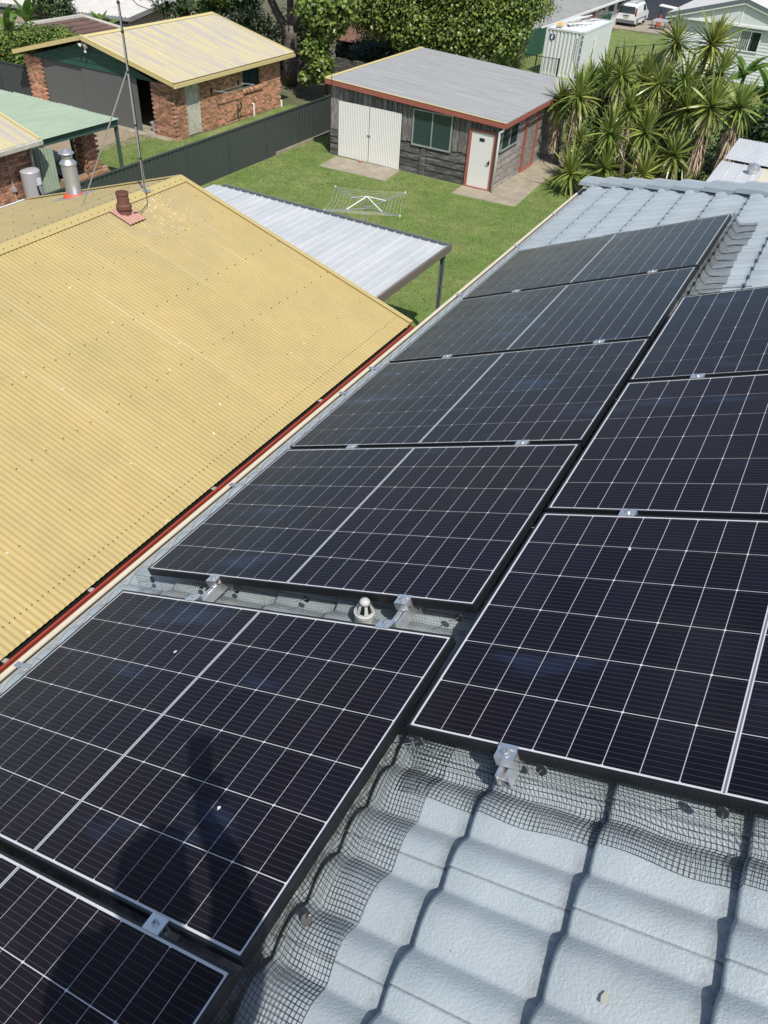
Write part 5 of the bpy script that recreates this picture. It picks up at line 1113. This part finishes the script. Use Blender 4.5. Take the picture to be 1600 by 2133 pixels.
trunk(t, [(-21.9, 35.8, -7.5), (-21.8, 35.6, -5.5), (-21.6, 35.2, -3.4)], [0.10, 0.08, 0.05])
foliage('crown', [(-22.0, 34.8, -3.6, 1.0, 1.0, 0.9, 1.2), (-21.2, 34.9, -4.0, 0.9, 0.9, 0.8, 1), (-21.9, 34.6, -5.2, 0.75, 0.7, 0.9, 1), (-21.2, 34.2, -5.9, 0.65, 0.6, 0.6, 0.8), (-22.2, 34.4, -6.5, 0.45, 0.5, 0.35, 0.3), (-20.6, 34.9, -3.4, 0.9, 0.8, 0.8, 0.8)], 5200, 0.24, M['leaf'], t, 1.0, 0.75)
t = thing('yellowish_tree', 'yellow-green tree at the right end of the leafy mass behind the shed', 'tree', (-14.3, 43, -7.7))
trunk(t, [(-14.6, 43, gz(43)), (-14.5, 43, -5.5), (-14.3, 43, -3.5)], [0.18, 0.13, 0.07])
foliage('crown', [(-14.9, 41.8, -4.1, 1.3, 1.1, 1.7, 1), (-14.1, 42.4, -2.9, 1.5, 1.2, 1.3, 1), (-14.6, 42.0, -5.9, 0.9, 0.9, 0.9, 0.6)], 12000, 0.12, M['leaf_yellow'], t, 0.4, 0.5)
t = thing('feathery_shrub', 'dark feathery shrub by the green fence left of the container', 'shrub', (-15.3, 44, -7.8))
trunk(t, [(-15.2, 43.4, gz(43)), (-15.2, 43.4, -6.5)], [0.08, 0.04]); foliage('crown', [(-14.9, 42.6, -6.6, 1.3, 0.9, 0.8, 1), (-13.8, 42.4, -6.9, 1.0, 0.8, 0.7, 0.8)], 7000, 0.12, M['leaf_dark'], t, 0.0, 0.12)
# big trunked tree behind the garage
t = thing('gum_tree', 'large tree with a thick forked grey trunk behind the brick garage', 'tree', (-24.4, 36.2, -7.5))
trunk(t, [(-24.5, 36.2, -7.5), (-24.45, 36.2, -6.2), (-24.35, 36.1, -5.2), (-24.35, 36.1, -4.7)], [0.42, 0.33, 0.36, 0.40], limbs=[([(-24.5, 36.1, -5.0), (-25.1, 36, -4.2), (-25.8, 35.9, -3.0), (-26.3, 35.8, -1.8)], [0.24, 0.2, 0.15, 0.1]), ([(-24.2, 36.1, -4.9), (-23.9, 36.2, -4.0), (-23.3, 36.3, -2.8), (-23.0, 36.3, -1.6)], [0.26, 0.22, 0.17, 0.1]), ([(-24.3, 36.1, -4.9), (-24.5, 36.4, -3.5), (-24.6, 36.5, -2.0)], [0.2, 0.16, 0.12])])
foliage('crown', [(-26.6, 35.2, -3.4, 1.5, 1.3, 0.9, 1), (-28.2, 35.4, -3.9, 1.3, 1.1, 0.7, 0.9), (-24.9, 35.2, -2.7, 1.6, 1.2, 0.8, 1), (-26.5, 36.2, -1.6, 2.6, 2.0, 1.2, 1), (-23.5, 36.3, -2.0, 1.8, 1.5, 0.8, 0.7)], 13000, 0.17, M['leaf_dark'], t, 0.5, 0.6)
foliage('crown', [(-25.0, 34.6, -2.9, 1.2, 0.8, 0.6, 1), (-27.6, 34.8, -3.6, 1.3, 0.8, 0.6, 1), (-28.6, 35.0, -4.2, 0.7, 0.6, 0.4, 0.5)], 4000, 0.17, M['leaf_hedge'], t, 0.5, 0.6)
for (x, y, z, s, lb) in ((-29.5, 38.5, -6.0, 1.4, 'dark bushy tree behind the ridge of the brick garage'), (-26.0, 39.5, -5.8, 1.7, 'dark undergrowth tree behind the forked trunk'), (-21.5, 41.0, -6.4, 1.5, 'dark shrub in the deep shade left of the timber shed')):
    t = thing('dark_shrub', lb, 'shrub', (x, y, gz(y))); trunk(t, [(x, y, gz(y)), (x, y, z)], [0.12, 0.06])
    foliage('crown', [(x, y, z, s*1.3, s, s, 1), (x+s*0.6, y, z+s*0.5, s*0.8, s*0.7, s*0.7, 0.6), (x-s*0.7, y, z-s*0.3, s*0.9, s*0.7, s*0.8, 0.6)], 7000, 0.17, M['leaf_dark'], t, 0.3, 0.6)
sheds = thing('rusty_lean_to', 'rusted iron lean-to roof glimpsed through the leaves', 'lean-to', (-23, 42.5, -7.7))
build(MB().corr((-25.5, 41.5, -6.1), (0, 1, 0.18), (1, 0, 0), (0, 0, 1), 3.0, 0.12, 26, 0.03, 6), 'roof_sheet', M['rust'], sheds); build(MB().box(-25.3, -22.5, 42, 44, -7.8, -6.15), 'wall', M['timber_h'], sheds)
pf = thing('paling_fence', 'dark old paling fence in the shade behind the timber shed', 'fence', (-20, 37.8, -7.5))
for i in range(46): x = -25.5 + i*0.2; build(MB().box(x, x+0.18, 37.7+0.01*(i % 2), 37.73+0.01*(i % 2), -7.5, -6.15+random.uniform(-0.04, 0.04)), 'paling', M['timber_h'], pf)
# hedge at left
t = thing('leafy_hedge', 'bright green leafy hedge along the left edge, left of the brick garage', 'hedge', (-31.5, 27, -7.5))
trunk(t, [(-31.5, 27, -7.5), (-31.5, 27, -5.6)], [0.1, 0.05])
foliage('crown', [(-33.5, 26.3, -5.9, 1.3, 0.8, 0.85, 1.2), (-32.0, 26.5, -5.3, 1.3, 0.8, 0.75, 1.2), (-30.6, 26.8, -5.0, 1.1, 0.7, 0.5, 0.8), (-32.5, 26.1, -6.3, 1.2, 0.5, 0.7, 0.8), (-34.6, 26.0, -6.4, 1.4, 0.8, 0.9, 0.9)], 17000, 0.15, M['leaf_hedge'], t, 0.2, 0.6)
t = thing('dark_shrub', 'dark leafy bush beside the banana plants at the top left', 'shrub', (-37.5, 33.5, -7.5)); trunk(t, [(-37.5, 33.5, -7.5), (-37.5, 33.5, -5.5)], [0.12, 0.05])
foliage('crown', [(-37.9, 33.3, -5.0, 1.1, 1, 1.3, 1), (-38.6, 33.6, -4.4, 1.2, 1, 0.9, 0.8)], 7000, 0.14, M['leaf_dark'], t, 0.3, 0.6)
t = thing('dark_shrub', 'dark reddish shrub against the beige shed wall', 'shrub', (-33.6, 40, -7.5)); trunk(t, [(-33.6, 38, -7.5), (-33.6, 38, -5.6)], [0.1, 0.05])
foliage('crown', [(-33.6, 38, -5.0, 1.2, 0.9, 0.8, 1), (-32.6, 38.4, -5.4, 1.0, 0.8, 0.6, 0.6)], 2600, 0.2, M['leaf_dark'], t, 0.3, 0.5)

# banana plants: broad ragged leaves, each a part
def banana_leaf(L, w):
    mb = MB(); n = 9; m_ = 6
    for i in range(n+1):
        t = i/n; prof_ = math.sin(math.pi*min(1, (t*0.94+0.05)))**0.6*w; x = L*t; z = -0.45*L*t*t + 0.25*L*t
        mb.v += [(x, -prof_, z+0.10*w*(1 if i % 2 else 0.6)), (x, 0, z-0.02), (x, prof_, z+0.10*w*(1 if i % 2 else 0.6))]
    mb.f = [(3*i, 3*i+1, 3*i+4, 3*i+3) for i in range(n)] + [(3*i+1, 3*i+2, 3*i+5, 3*i+4) for i in range(n)]; return mb
bl_me = [meshonly(banana_leaf(1.5, 0.22), M['banana'], 'leaf', True), meshonly(banana_leaf(1.1, 0.2), M['banana'], 'leaf', True)]
def banana(x, y, z0, h, n, lb, s=1.0):
    t = thing('banana_plant', lb, 'banana plant', (x, y, z0)); build(MB().tube([(x, y, z0), (x+0.05, y, z0+h)], [0.13, 0.07], 8), 'stem', M['leaf_hedge'], t)
    for k in range(n):
        o = inst(D(bl_me[k % 2]), 'leaf', t, (0.03, 0, h-0.02*k)); a = k*2.4+random.uniform(-0.3, 0.3); el = random.uniform(0.15, 1.15)
        o.rotation_euler = (Matrix.Rotation(a, 3, 'Z') @ Matrix.Rotation(-el, 3, 'Y') @ Matrix.Rotation(random.uniform(-0.5, 0.5), 3, 'X')).to_euler(); o.scale = (s, s, s)
for i, (x, y, h, lb) in enumerate(((-38.9, 32.0, 1.7, 'banana plant nearest the brown tiled roof at top left'), (-39.6, 31.2, 1.3, 'banana plant at the very top left corner'), (-37.0, 29.6, 0.9, 'young banana plant above the leafy hedge'), (-34.3, 33.0, 1.9, 'banana plant between the beige shed and the brown tiled roof'), (-32.6, 34.6, 1.4, 'small banana plant in front of the beige shed wall'))):
    banana(x, y, -7.5, h, 9, lb, 0.62 if i > 2 else 1.0)
banana(-1.3, 36.5, -7.5, 3.2, 11, 'tall banana plant at the right edge beyond the yuccas', 0.95); banana(-0.2, 35.5, -7.5, 2.6, 11, 'banana plant above the white roof at the right edge', 0.9); banana(-2.6, 38.5, -7.5, 3.4, 10, 'banana plant below the weatherboard house window', 0.9)
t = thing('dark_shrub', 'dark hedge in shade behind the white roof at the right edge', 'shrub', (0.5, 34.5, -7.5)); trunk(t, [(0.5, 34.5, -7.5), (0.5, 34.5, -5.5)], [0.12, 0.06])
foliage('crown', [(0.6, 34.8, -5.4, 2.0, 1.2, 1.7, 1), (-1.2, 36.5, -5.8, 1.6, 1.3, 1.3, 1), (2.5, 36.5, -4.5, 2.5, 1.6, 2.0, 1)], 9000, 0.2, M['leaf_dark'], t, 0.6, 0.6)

# yuccas: every long blade is a part
def blade(L, w, bend):
    mb = MB(); n = 5
    for i in range(n+1):
        t = i/n; ww = w*(0.55+0.9*t-1.45*t**2.2)/0.75 if t < 0.98 else 0.001; ww = max(ww, 0.0015); x = L*t; z = -bend*L*t*t
        mb.v += [(x, -ww/2, z+ww*0.25), (x, 0, z), (x, ww/2, z+ww*0.25)]
    mb.f = [(3*i, 3*i+1, 3*i+4, 3*i+3) for i in range(n)] + [(3*i+1, 3*i+2, 3*i+5, 3*i+4) for i in range(n)]; return mb
bl_y = [meshonly(blade(*a), M['yucca'], 'leaf') for a in ((1.0, 0.095, 0.03), (0.95, 0.09, 0.16), (0.85, 0.085, 0.0), (0.95, 0.08, 0.42))]
def yucca(x, y, z, z0, lb, s=1.0, n=64, dead=40, lean=(0, 0)):
    t = thing('yucca_plant', lb, 'yucca', (x+lean[0], y+lean[1], z0), 'yuccas in the clump by the timber shed'); h = z-z0
    build(MB().tube([(x+lean[0], y+lean[1], z0), (x+lean[0]*0.4, y+lean[1]*0.4, z0+h*0.55), (x, y, z-0.02)], [0.13, 0.09, 0.06], 7), 'trunk', M['trunk'], t)
    c = Vector((-lean[0], -lean[1], h)); s *= random.uniform(0.82, 1.1); tl = Matrix.Rotation(random.uniform(-0.3, 0.3), 3, 'X') @ Matrix.Rotation(random.uniform(-0.3, 0.3), 3, 'Y')
    for k in range(n):
        a = k*2.39996 + random.uniform(-0.2, 0.2); q = (k+0.5)/n; el = math.radians(86 - 138*q**0.85) + random.uniform(-0.1, 0.1)
        o = inst(D(bl_y[3] if (q > 0.4 and random.random() < 0.4) else (bl_y[0 if q < 0.45 else 1] if k % 4 else bl_y[2])), 'leaf', t, c + Vector((0.03*math.cos(a), 0.03*math.sin(a), 0.12-0.22*q)))
        o.rotation_euler = (tl @ Matrix.Rotation(a, 3, 'Z') @ Matrix.Rotation(-el, 3, 'Y') @ Matrix.Rotation(random.uniform(-0.5, 0.5), 3, 'X')).to_euler(); sc_ = s*random.uniform(0.72, 1.15); o.scale = (sc_, sc_, sc_)
    if dead:
        V = []; F = []
        for k in range(dead*3):
            a = random.uniform(0, 6.283); zz = -0.10 - random.random()*0.75*(dead/40); r0 = 0.07; L = random.uniform(0.4, 0.8)*s; sp_ = random.uniform(0.05, 0.32)
            p0 = Vector((x + r0*math.cos(a), y + r0*math.sin(a), z+zz)); p1 = p0 + Vector((math.cos(a)*sp_*0.8, math.sin(a)*sp_*0.8, -L*0.45)); p2 = p0 + Vector((math.cos(a)*sp_, math.sin(a)*sp_, -L))
            sd = Vector((-math.sin(a), math.cos(a), 0))*0.02; i0 = len(V); V += [p0-sd, p0+sd, p1+sd, p1-sd, p2+sd*0.3, p2-sd*0.3]; F += [(i0, i0+1, i0+2, i0+3), (i0+3, i0+2, i0+4, i0+5)]
        npmesh('dead_leaf_skirt', [tuple(v) for v in V], F, M['yucca_dead'], t, stuff=True)
YC = [(-8.5, 32.6, -5.15, 'yucca touching the right corner of the timber shed', 0.85, 70), (-7.7, 32.2, -4.72, 'second yucca from the shed with a long dead leaf skirt', 1.0, 70), (-7.3, 34.2, -4.3, 'yucca standing in front of the container base', 0.95, 30),
      (-6.4, 33.0, -3.9, 'yucca in front of the right side of the container', 1.05, 40), (-4.85, 32.8, -3.95, 'yucca near the top middle of the clump', 1.05, 80), (-3.95, 33.0, -3.8, 'yucca left of the weatherboard house window, lower of two', 1.05, 40),
      (-3.45, 33.6, -2.55, 'tallest yucca, in front of the weatherboard house wall', 1.1, 60), (-2.8, 33.2, -3.35, 'yucca just under the weatherboard house window', 1.0, 40), (-4.95, 34.6, -2.75, 'upright yucca in front of the house corner', 0.95, 20),
      (-3.5, 32.4, -4.55, 'yucca with a thick pale dead skirt at the middle right of the clump', 1.1, 110), (-2.6, 32.0, -4.25, 'yucca with yellowing leaves near the right of the clump', 1.05, 90), (-1.65, 32.2, -4.15, 'rightmost yucca, dead leaves hanging over the white roof', 1.1, 120),
      (-5.6, 30.0, -5.25, 'large dark green yucca at the centre front of the clump', 1.15, 20), (-4.45, 30.6, -5.15, 'shaded yucca in the middle of the clump', 1.05, 60), (-5.35, 29.3, -6.3, 'low yucca just above the tiled hip', 1.1, 0),
      (-6.6, 29.3, -6.75, 'low spiky yucca at the left foot of the clump by the path', 1.05, 0), (-5.6, 32.2, -4.85, 'yucca half hidden behind the front yuccas', 1.0, 70), (-3.9, 29.4, -6.3, 'low yucca right of the front centre above the tiled hip', 1.0, 10), (-2.3, 28.8, -6.6, 'low sparse yucca next to the white outbuilding', 0.9, 10),
      (-4.3, 33.6, -4.75, 'shaded yucca behind the thick skirted ones', 1.0, 80), (-6.9, 30.8, -6.0, 'yucca between the path and the large front yucca', 1.0, 30), (-3.2, 30.6, -5.75, 'shaded yucca low between the two heavy skirted ones', 1.0, 60), (-5.9, 34.6, -4.2, 'rear yucca right of the container corner', 0.95, 20), (-7.9, 34.0, -4.55, 'rear yucca behind the shed side of the clump', 0.9, 40)]
for (x, y, z, lb, s, dd) in YC: yucca(x, y, z, -7.5, lb, s*(1.08 if z > -6 else 1.0), 88 if z > -6 else 70, dd, lean=(random.uniform(-0.3, 0.3), random.uniform(-0.2, 0.3)))
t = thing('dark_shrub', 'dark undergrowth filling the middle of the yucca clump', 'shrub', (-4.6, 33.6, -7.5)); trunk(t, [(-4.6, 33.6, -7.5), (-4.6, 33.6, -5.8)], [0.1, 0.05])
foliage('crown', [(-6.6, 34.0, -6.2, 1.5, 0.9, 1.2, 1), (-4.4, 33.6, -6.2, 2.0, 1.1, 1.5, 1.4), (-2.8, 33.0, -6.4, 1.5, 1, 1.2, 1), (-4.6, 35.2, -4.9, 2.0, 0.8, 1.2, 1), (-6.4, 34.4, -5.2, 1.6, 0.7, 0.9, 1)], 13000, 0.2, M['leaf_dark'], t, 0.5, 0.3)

# ------------------------------------------------------------------ the person taking the picture, standing on the tiles behind the camera
def skin_chain(name, pts, edges, m, parent, lvl=2):
    me = bpy.data.meshes.new(name); off = wloc(parent); me.from_pydata([tuple(Vector(p[0])-off) for p in pts], edges, []); me.materials.append(m)
    o = bpy.data.objects.new(name, me); S.collection.objects.link(o); o.parent = parent
    md = o.modifiers.new('skin', 'SKIN'); md.use_smooth_shade = True
    for i, p in enumerate(pts):
        r_ = p[1] if isinstance(p[1], tuple) else (p[1], p[1]); me.skin_vertices[0].data[i].radius = r_; me.skin_vertices[0].data[i].use_root = (i == 0)
    s_ = o.modifiers.new('sub', 'SUBSURF'); s_.levels = lvl; s_.render_levels = lvl; return o
fw_ = Vector((-0.45, 0.89, 0)).normalized(); rt = Vector((0.89, 0.45, 0)).normalized(); UPV = Vector((0, 0, 1))
pc = Vector((2.17, -2.07, 0)); 
def zroof(p): return p.x*st/ct + (TD+0.02)/ct
def PP(r_, f_, z): return pc + rt*r_ + fw_*f_ + UPV*z
fl_ = PP(-0.12, 0.02, 0); fr_ = PP(0.16, 0.06, 0); zl, zr2 = zroof(fl_), zroof(fr_)
pe = thing('person', 'person in navy shirt, khaki shorts and cap on the roof holding up a phone', 'person', (pc.x, pc.y, zroof(pc)))
hipz = zroof(pc)+0.79; shz = hipz + 0.46
PT_ = [(PP(0, 0, hipz), (0.14, 0.11)), (PP(0, 0.0, hipz+0.22), (0.125, 0.095)), (PP(0, 0.02, shz-0.08), (0.15, 0.10)), (PP(0, 0.03, shz+0.06), (0.06, 0.06)), (PP(-0.01, 0.05, shz+0.16), (0.075, 0.085)), (PP(-0.01, 0.06, shz+0.27), (0.07, 0.085)),
       (PP(-0.10, 0.0, hipz-0.06), (0.085, 0.09)), (PP(-0.11, 0.04, zl+0.48), (0.058, 0.06)), (PP(-0.12, 0.0, zl+0.09), (0.036, 0.04)), (PP(-0.12, 0.14, zl+0.05), (0.04, 0.03)),
       (PP(0.10, 0.0, hipz-0.06), (0.085, 0.09)), (PP(0.14, 0.08, zr2+0.48), (0.058, 0.06)), (PP(0.16, 0.04, zr2+0.09), (0.036, 0.04)), (PP(0.16, 0.18, zr2+0.05), (0.04, 0.03)),
       (PP(0.19, 0.02, shz-0.02), (0.06, 0.06)), (Vector((2.25, -1.86, 2.29)), (0.052, 0.052)), (PP(0.14, 0.29, shz+0.24), (0.036, 0.034)),
       (PP(-0.19, 0.02, shz-0.02), (0.06, 0.06)), (PP(-0.26, 0.02, shz-0.30), (0.045, 0.045)), (PP(-0.24, 0.12, shz-0.54), (0.032, 0.032))]
H0 = CAM - (-(R @ Vector((0, 0, -1))))*0.0
camf = (R @ Vector((0, 0, -1))); camr = (R @ Vector((1, 0, 0))); camu = (R @ Vector((0, 1, 0)))
phone_c = CAM - camf*0.012 - camu*0.055 + camr*0.02   # lens sits at the upper corner of the phone
hand = phone_c - camu*0.07 - camf*0.03 + camr*0.02
PT_[16] = (hand - fw_*0.05 - UPV*0.05, (0.030, 0.028)); PT_.append((hand, (0.034, 0.022)))
EE = [(0, 1), (1, 2), (2, 3), (3, 4), (4, 5), (0, 6), (6, 7), (7, 8), (8, 9), (0, 10), (10, 11), (11, 12), (12, 13), (2, 14), (14, 15), (15, 16), (2, 17), (17, 18), (18, 19), (16, 20)]
fi = 21
for k, o_ in enumerate((-0.03, -0.01, 0.01, 0.03)):      # right hand fingers curl round the phone side
    a = hand + camu*o_ + camr*0.03 - camf*0.005; b = a + camr*0.022 + camf*0.012; c_ = b - camr*0.012 + camf*(0.018 - 0.002*k)
    for p_ in (a, b, c_): PT_.append((p_, (0.0088, 0.0088)))
    EE += [(20, fi), (fi, fi+1), (fi+1, fi+2)]; fi += 3
a = hand - camr*0.03 + camu*0.01; PT_ += [(a, (0.011, 0.011)), (a - camr*0.015 + camu*0.03, (0.0095, 0.0095))]; EE += [(20, fi), (fi, fi+1)]; fi += 2
lh = PT_[19][0]
PT_.append((lh - UPV*0.07 + fw_*0.03, (0.035, 0.018))); EE.append((19, fi)); pl0 = fi; fi += 1
for k, (o_, ln) in enumerate(((-0.028, 0.07), (-0.01, 0.08), (0.01, 0.078), (0.028, 0.06))):
    a = PT_[pl0][0] + fw_*o_ - UPV*0.035; b = a - UPV*ln*0.5 + rt*0.008; c_ = b - UPV*ln*0.45 + rt*0.02
    for p_ in (a, b, c_): PT_.append((p_, (0.0085, 0.0085)))
    EE += [(pl0, fi), (fi, fi+1), (fi+1, fi+2)]; fi += 3
a = PT_[pl0][0] + fw_*0.045 + UPV*0.01; PT_ += [(a, (0.011, 0.011)), (a + fw_*0.012 - UPV*0.035, (0.009, 0.009))]; EE += [(pl0, fi), (fi, fi+1)]
skin_chain('body', PT_, EE, M['skin'], pe)
skin_chain('shirt', [(PP(0, 0, hipz-0.02), (0.165, 0.13)), (PP(0, 0, hipz+0.22), (0.15, 0.115)), (PP(0, 0.02, shz-0.08), (0.175, 0.12)), (PP(0.2, 0.02, shz-0.02), (0.078, 0.078)), (Vector((2.29, -1.90, 2.25)), (0.072, 0.072)), (PP(-0.2, 0.02, shz-0.03), (0.078, 0.078)), (PP(-0.24, 0.02, shz-0.2), (0.068, 0.068)), (PP(0, 0.025, shz+0.0), (0.09, 0.08))], [(0, 1), (1, 2), (2, 3), (3, 4), (2, 5), (5, 6), (2, 7)], M['shirt'], pe)
skin_chain('shorts', [(PP(0, 0, hipz+0.02), (0.15, 0.125)), (PP(-0.10, 0.0, hipz-0.1), (0.105, 0.11)), (PP(-0.11, 0.03, zl+0.50), (0.085, 0.085)), (PP(0.10, 0.0, hipz-0.1), (0.105, 0.11)), (PP(0.135, 0.06, zr2+0.50), (0.085, 0.085))], [(0, 1), (1, 2), (0, 3), (3, 4)], M['shorts'], pe)
for (x_, f0, zz) in ((-0.12, 0, zl), (0.16, 0.04, zr2)): skin_chain('boot', [(PP(x_, f0, zz+0.14), (0.05, 0.05)), (PP(x_, f0, zz+0.055), (0.048, 0.055)), (PP(x_, f0+0.10, zz+0.045), (0.05, 0.04)), (PP(x_, f0+0.19, zz+0.035), (0.045, 0.03))], [(0, 1), (1, 2), (2, 3)], M['rubber'], pe)
hc = PP(-0.01, 0.06, shz+0.27)
build(MB().lathe(hc - Vector((0, 0, 0.05)), [(0.098, 0.0), (0.10, 0.03), (0.092, 0.09), (0.065, 0.13), (0.02, 0.145)], 24).slab([hc+rt*0.075+fw_*0.06-UPV*0.02, hc+rt*0.05+fw_*0.16-UPV*0.035, hc-rt*0.05+fw_*0.16-UPV*0.035, hc-rt*0.075+fw_*0.06-UPV*0.02], (0, 0, 0.006)), 'cap', M['shirt'], pe, smooth=False)
build(MB().lathe(hc - Vector((0, 0, 0.10)) - fw_*0.02, [(0.05, -0.04), (0.085, 0.0), (0.092, 0.09)], 20), 'hair', M['hair'], pe, smooth=True)
face = hc + fw_*0.085 - UPV*0.08
for s_ in (-1, 1):
    build(MB().lathe(face + rt*0.032*s_ + UPV*0.02 - fw_*0.012, [(0.003, -0.008), (0.011, 0), (0.003, 0.008)], 10), 'eye', M['white'], pe); build(MB().lathe(face + rt*0.032*s_ + UPV*0.02 - fw_*0.003, [(0.002, -0.004), (0.005, 0), (0.002, 0.004)], 8), 'pupil', M['black'], pe)
    build(MB().tube([hc + rt*0.085*s_ - UPV*0.05, hc + rt*0.098*s_ - UPV*0.075, hc + rt*0.086*s_ - UPV*0.105], [0.012, 0.016, 0.008], 8), 'ear', M['skin'], pe)
build(MB().tube([face + UPV*0.02, face + fw_*0.018 - UPV*0.012, face - UPV*0.02], [0.006, 0.013, 0.008], 8), 'nose', M['skin'], pe); build(MB().tube([face - rt*0.022 - UPV*0.045, face - UPV*0.047 + fw_*0.004, face + rt*0.022 - UPV*0.045], 0.006, 6), 'mouth', M['pink_flash'], pe)
ph = thing('phone', 'black phone held up in the right hand of the person on the roof', 'phone', phone_c)
q0 = phone_c; mb = MB(); hx, hy, hz = camr*0.037, camu*0.075, camf*0.004
mb.hexa([q0-hx-hy-hz, q0+hx-hy-hz, q0+hx+hy-hz, q0-hx+hy-hz, q0-hx-hy+hz, q0+hx-hy+hz, q0+hx+hy+hz, q0-hx+hy+hz]); build(mb, 'case', M['black_frame'], ph)
q1 = q0 - camf*0.0045; mb = MB(); hx, hy, hz = camr*0.034, camu*0.071, camf*0.0004
mb.hexa([q1-hx-hy-hz, q1+hx-hy-hz, q1+hx+hy-hz, q1-hx+hy-hz, q1-hx-hy+hz, q1+hx-hy+hz, q1+hx+hy+hz, q1-hx+hy+hz]); build(mb, 'screen', M['lens_glass'], ph)
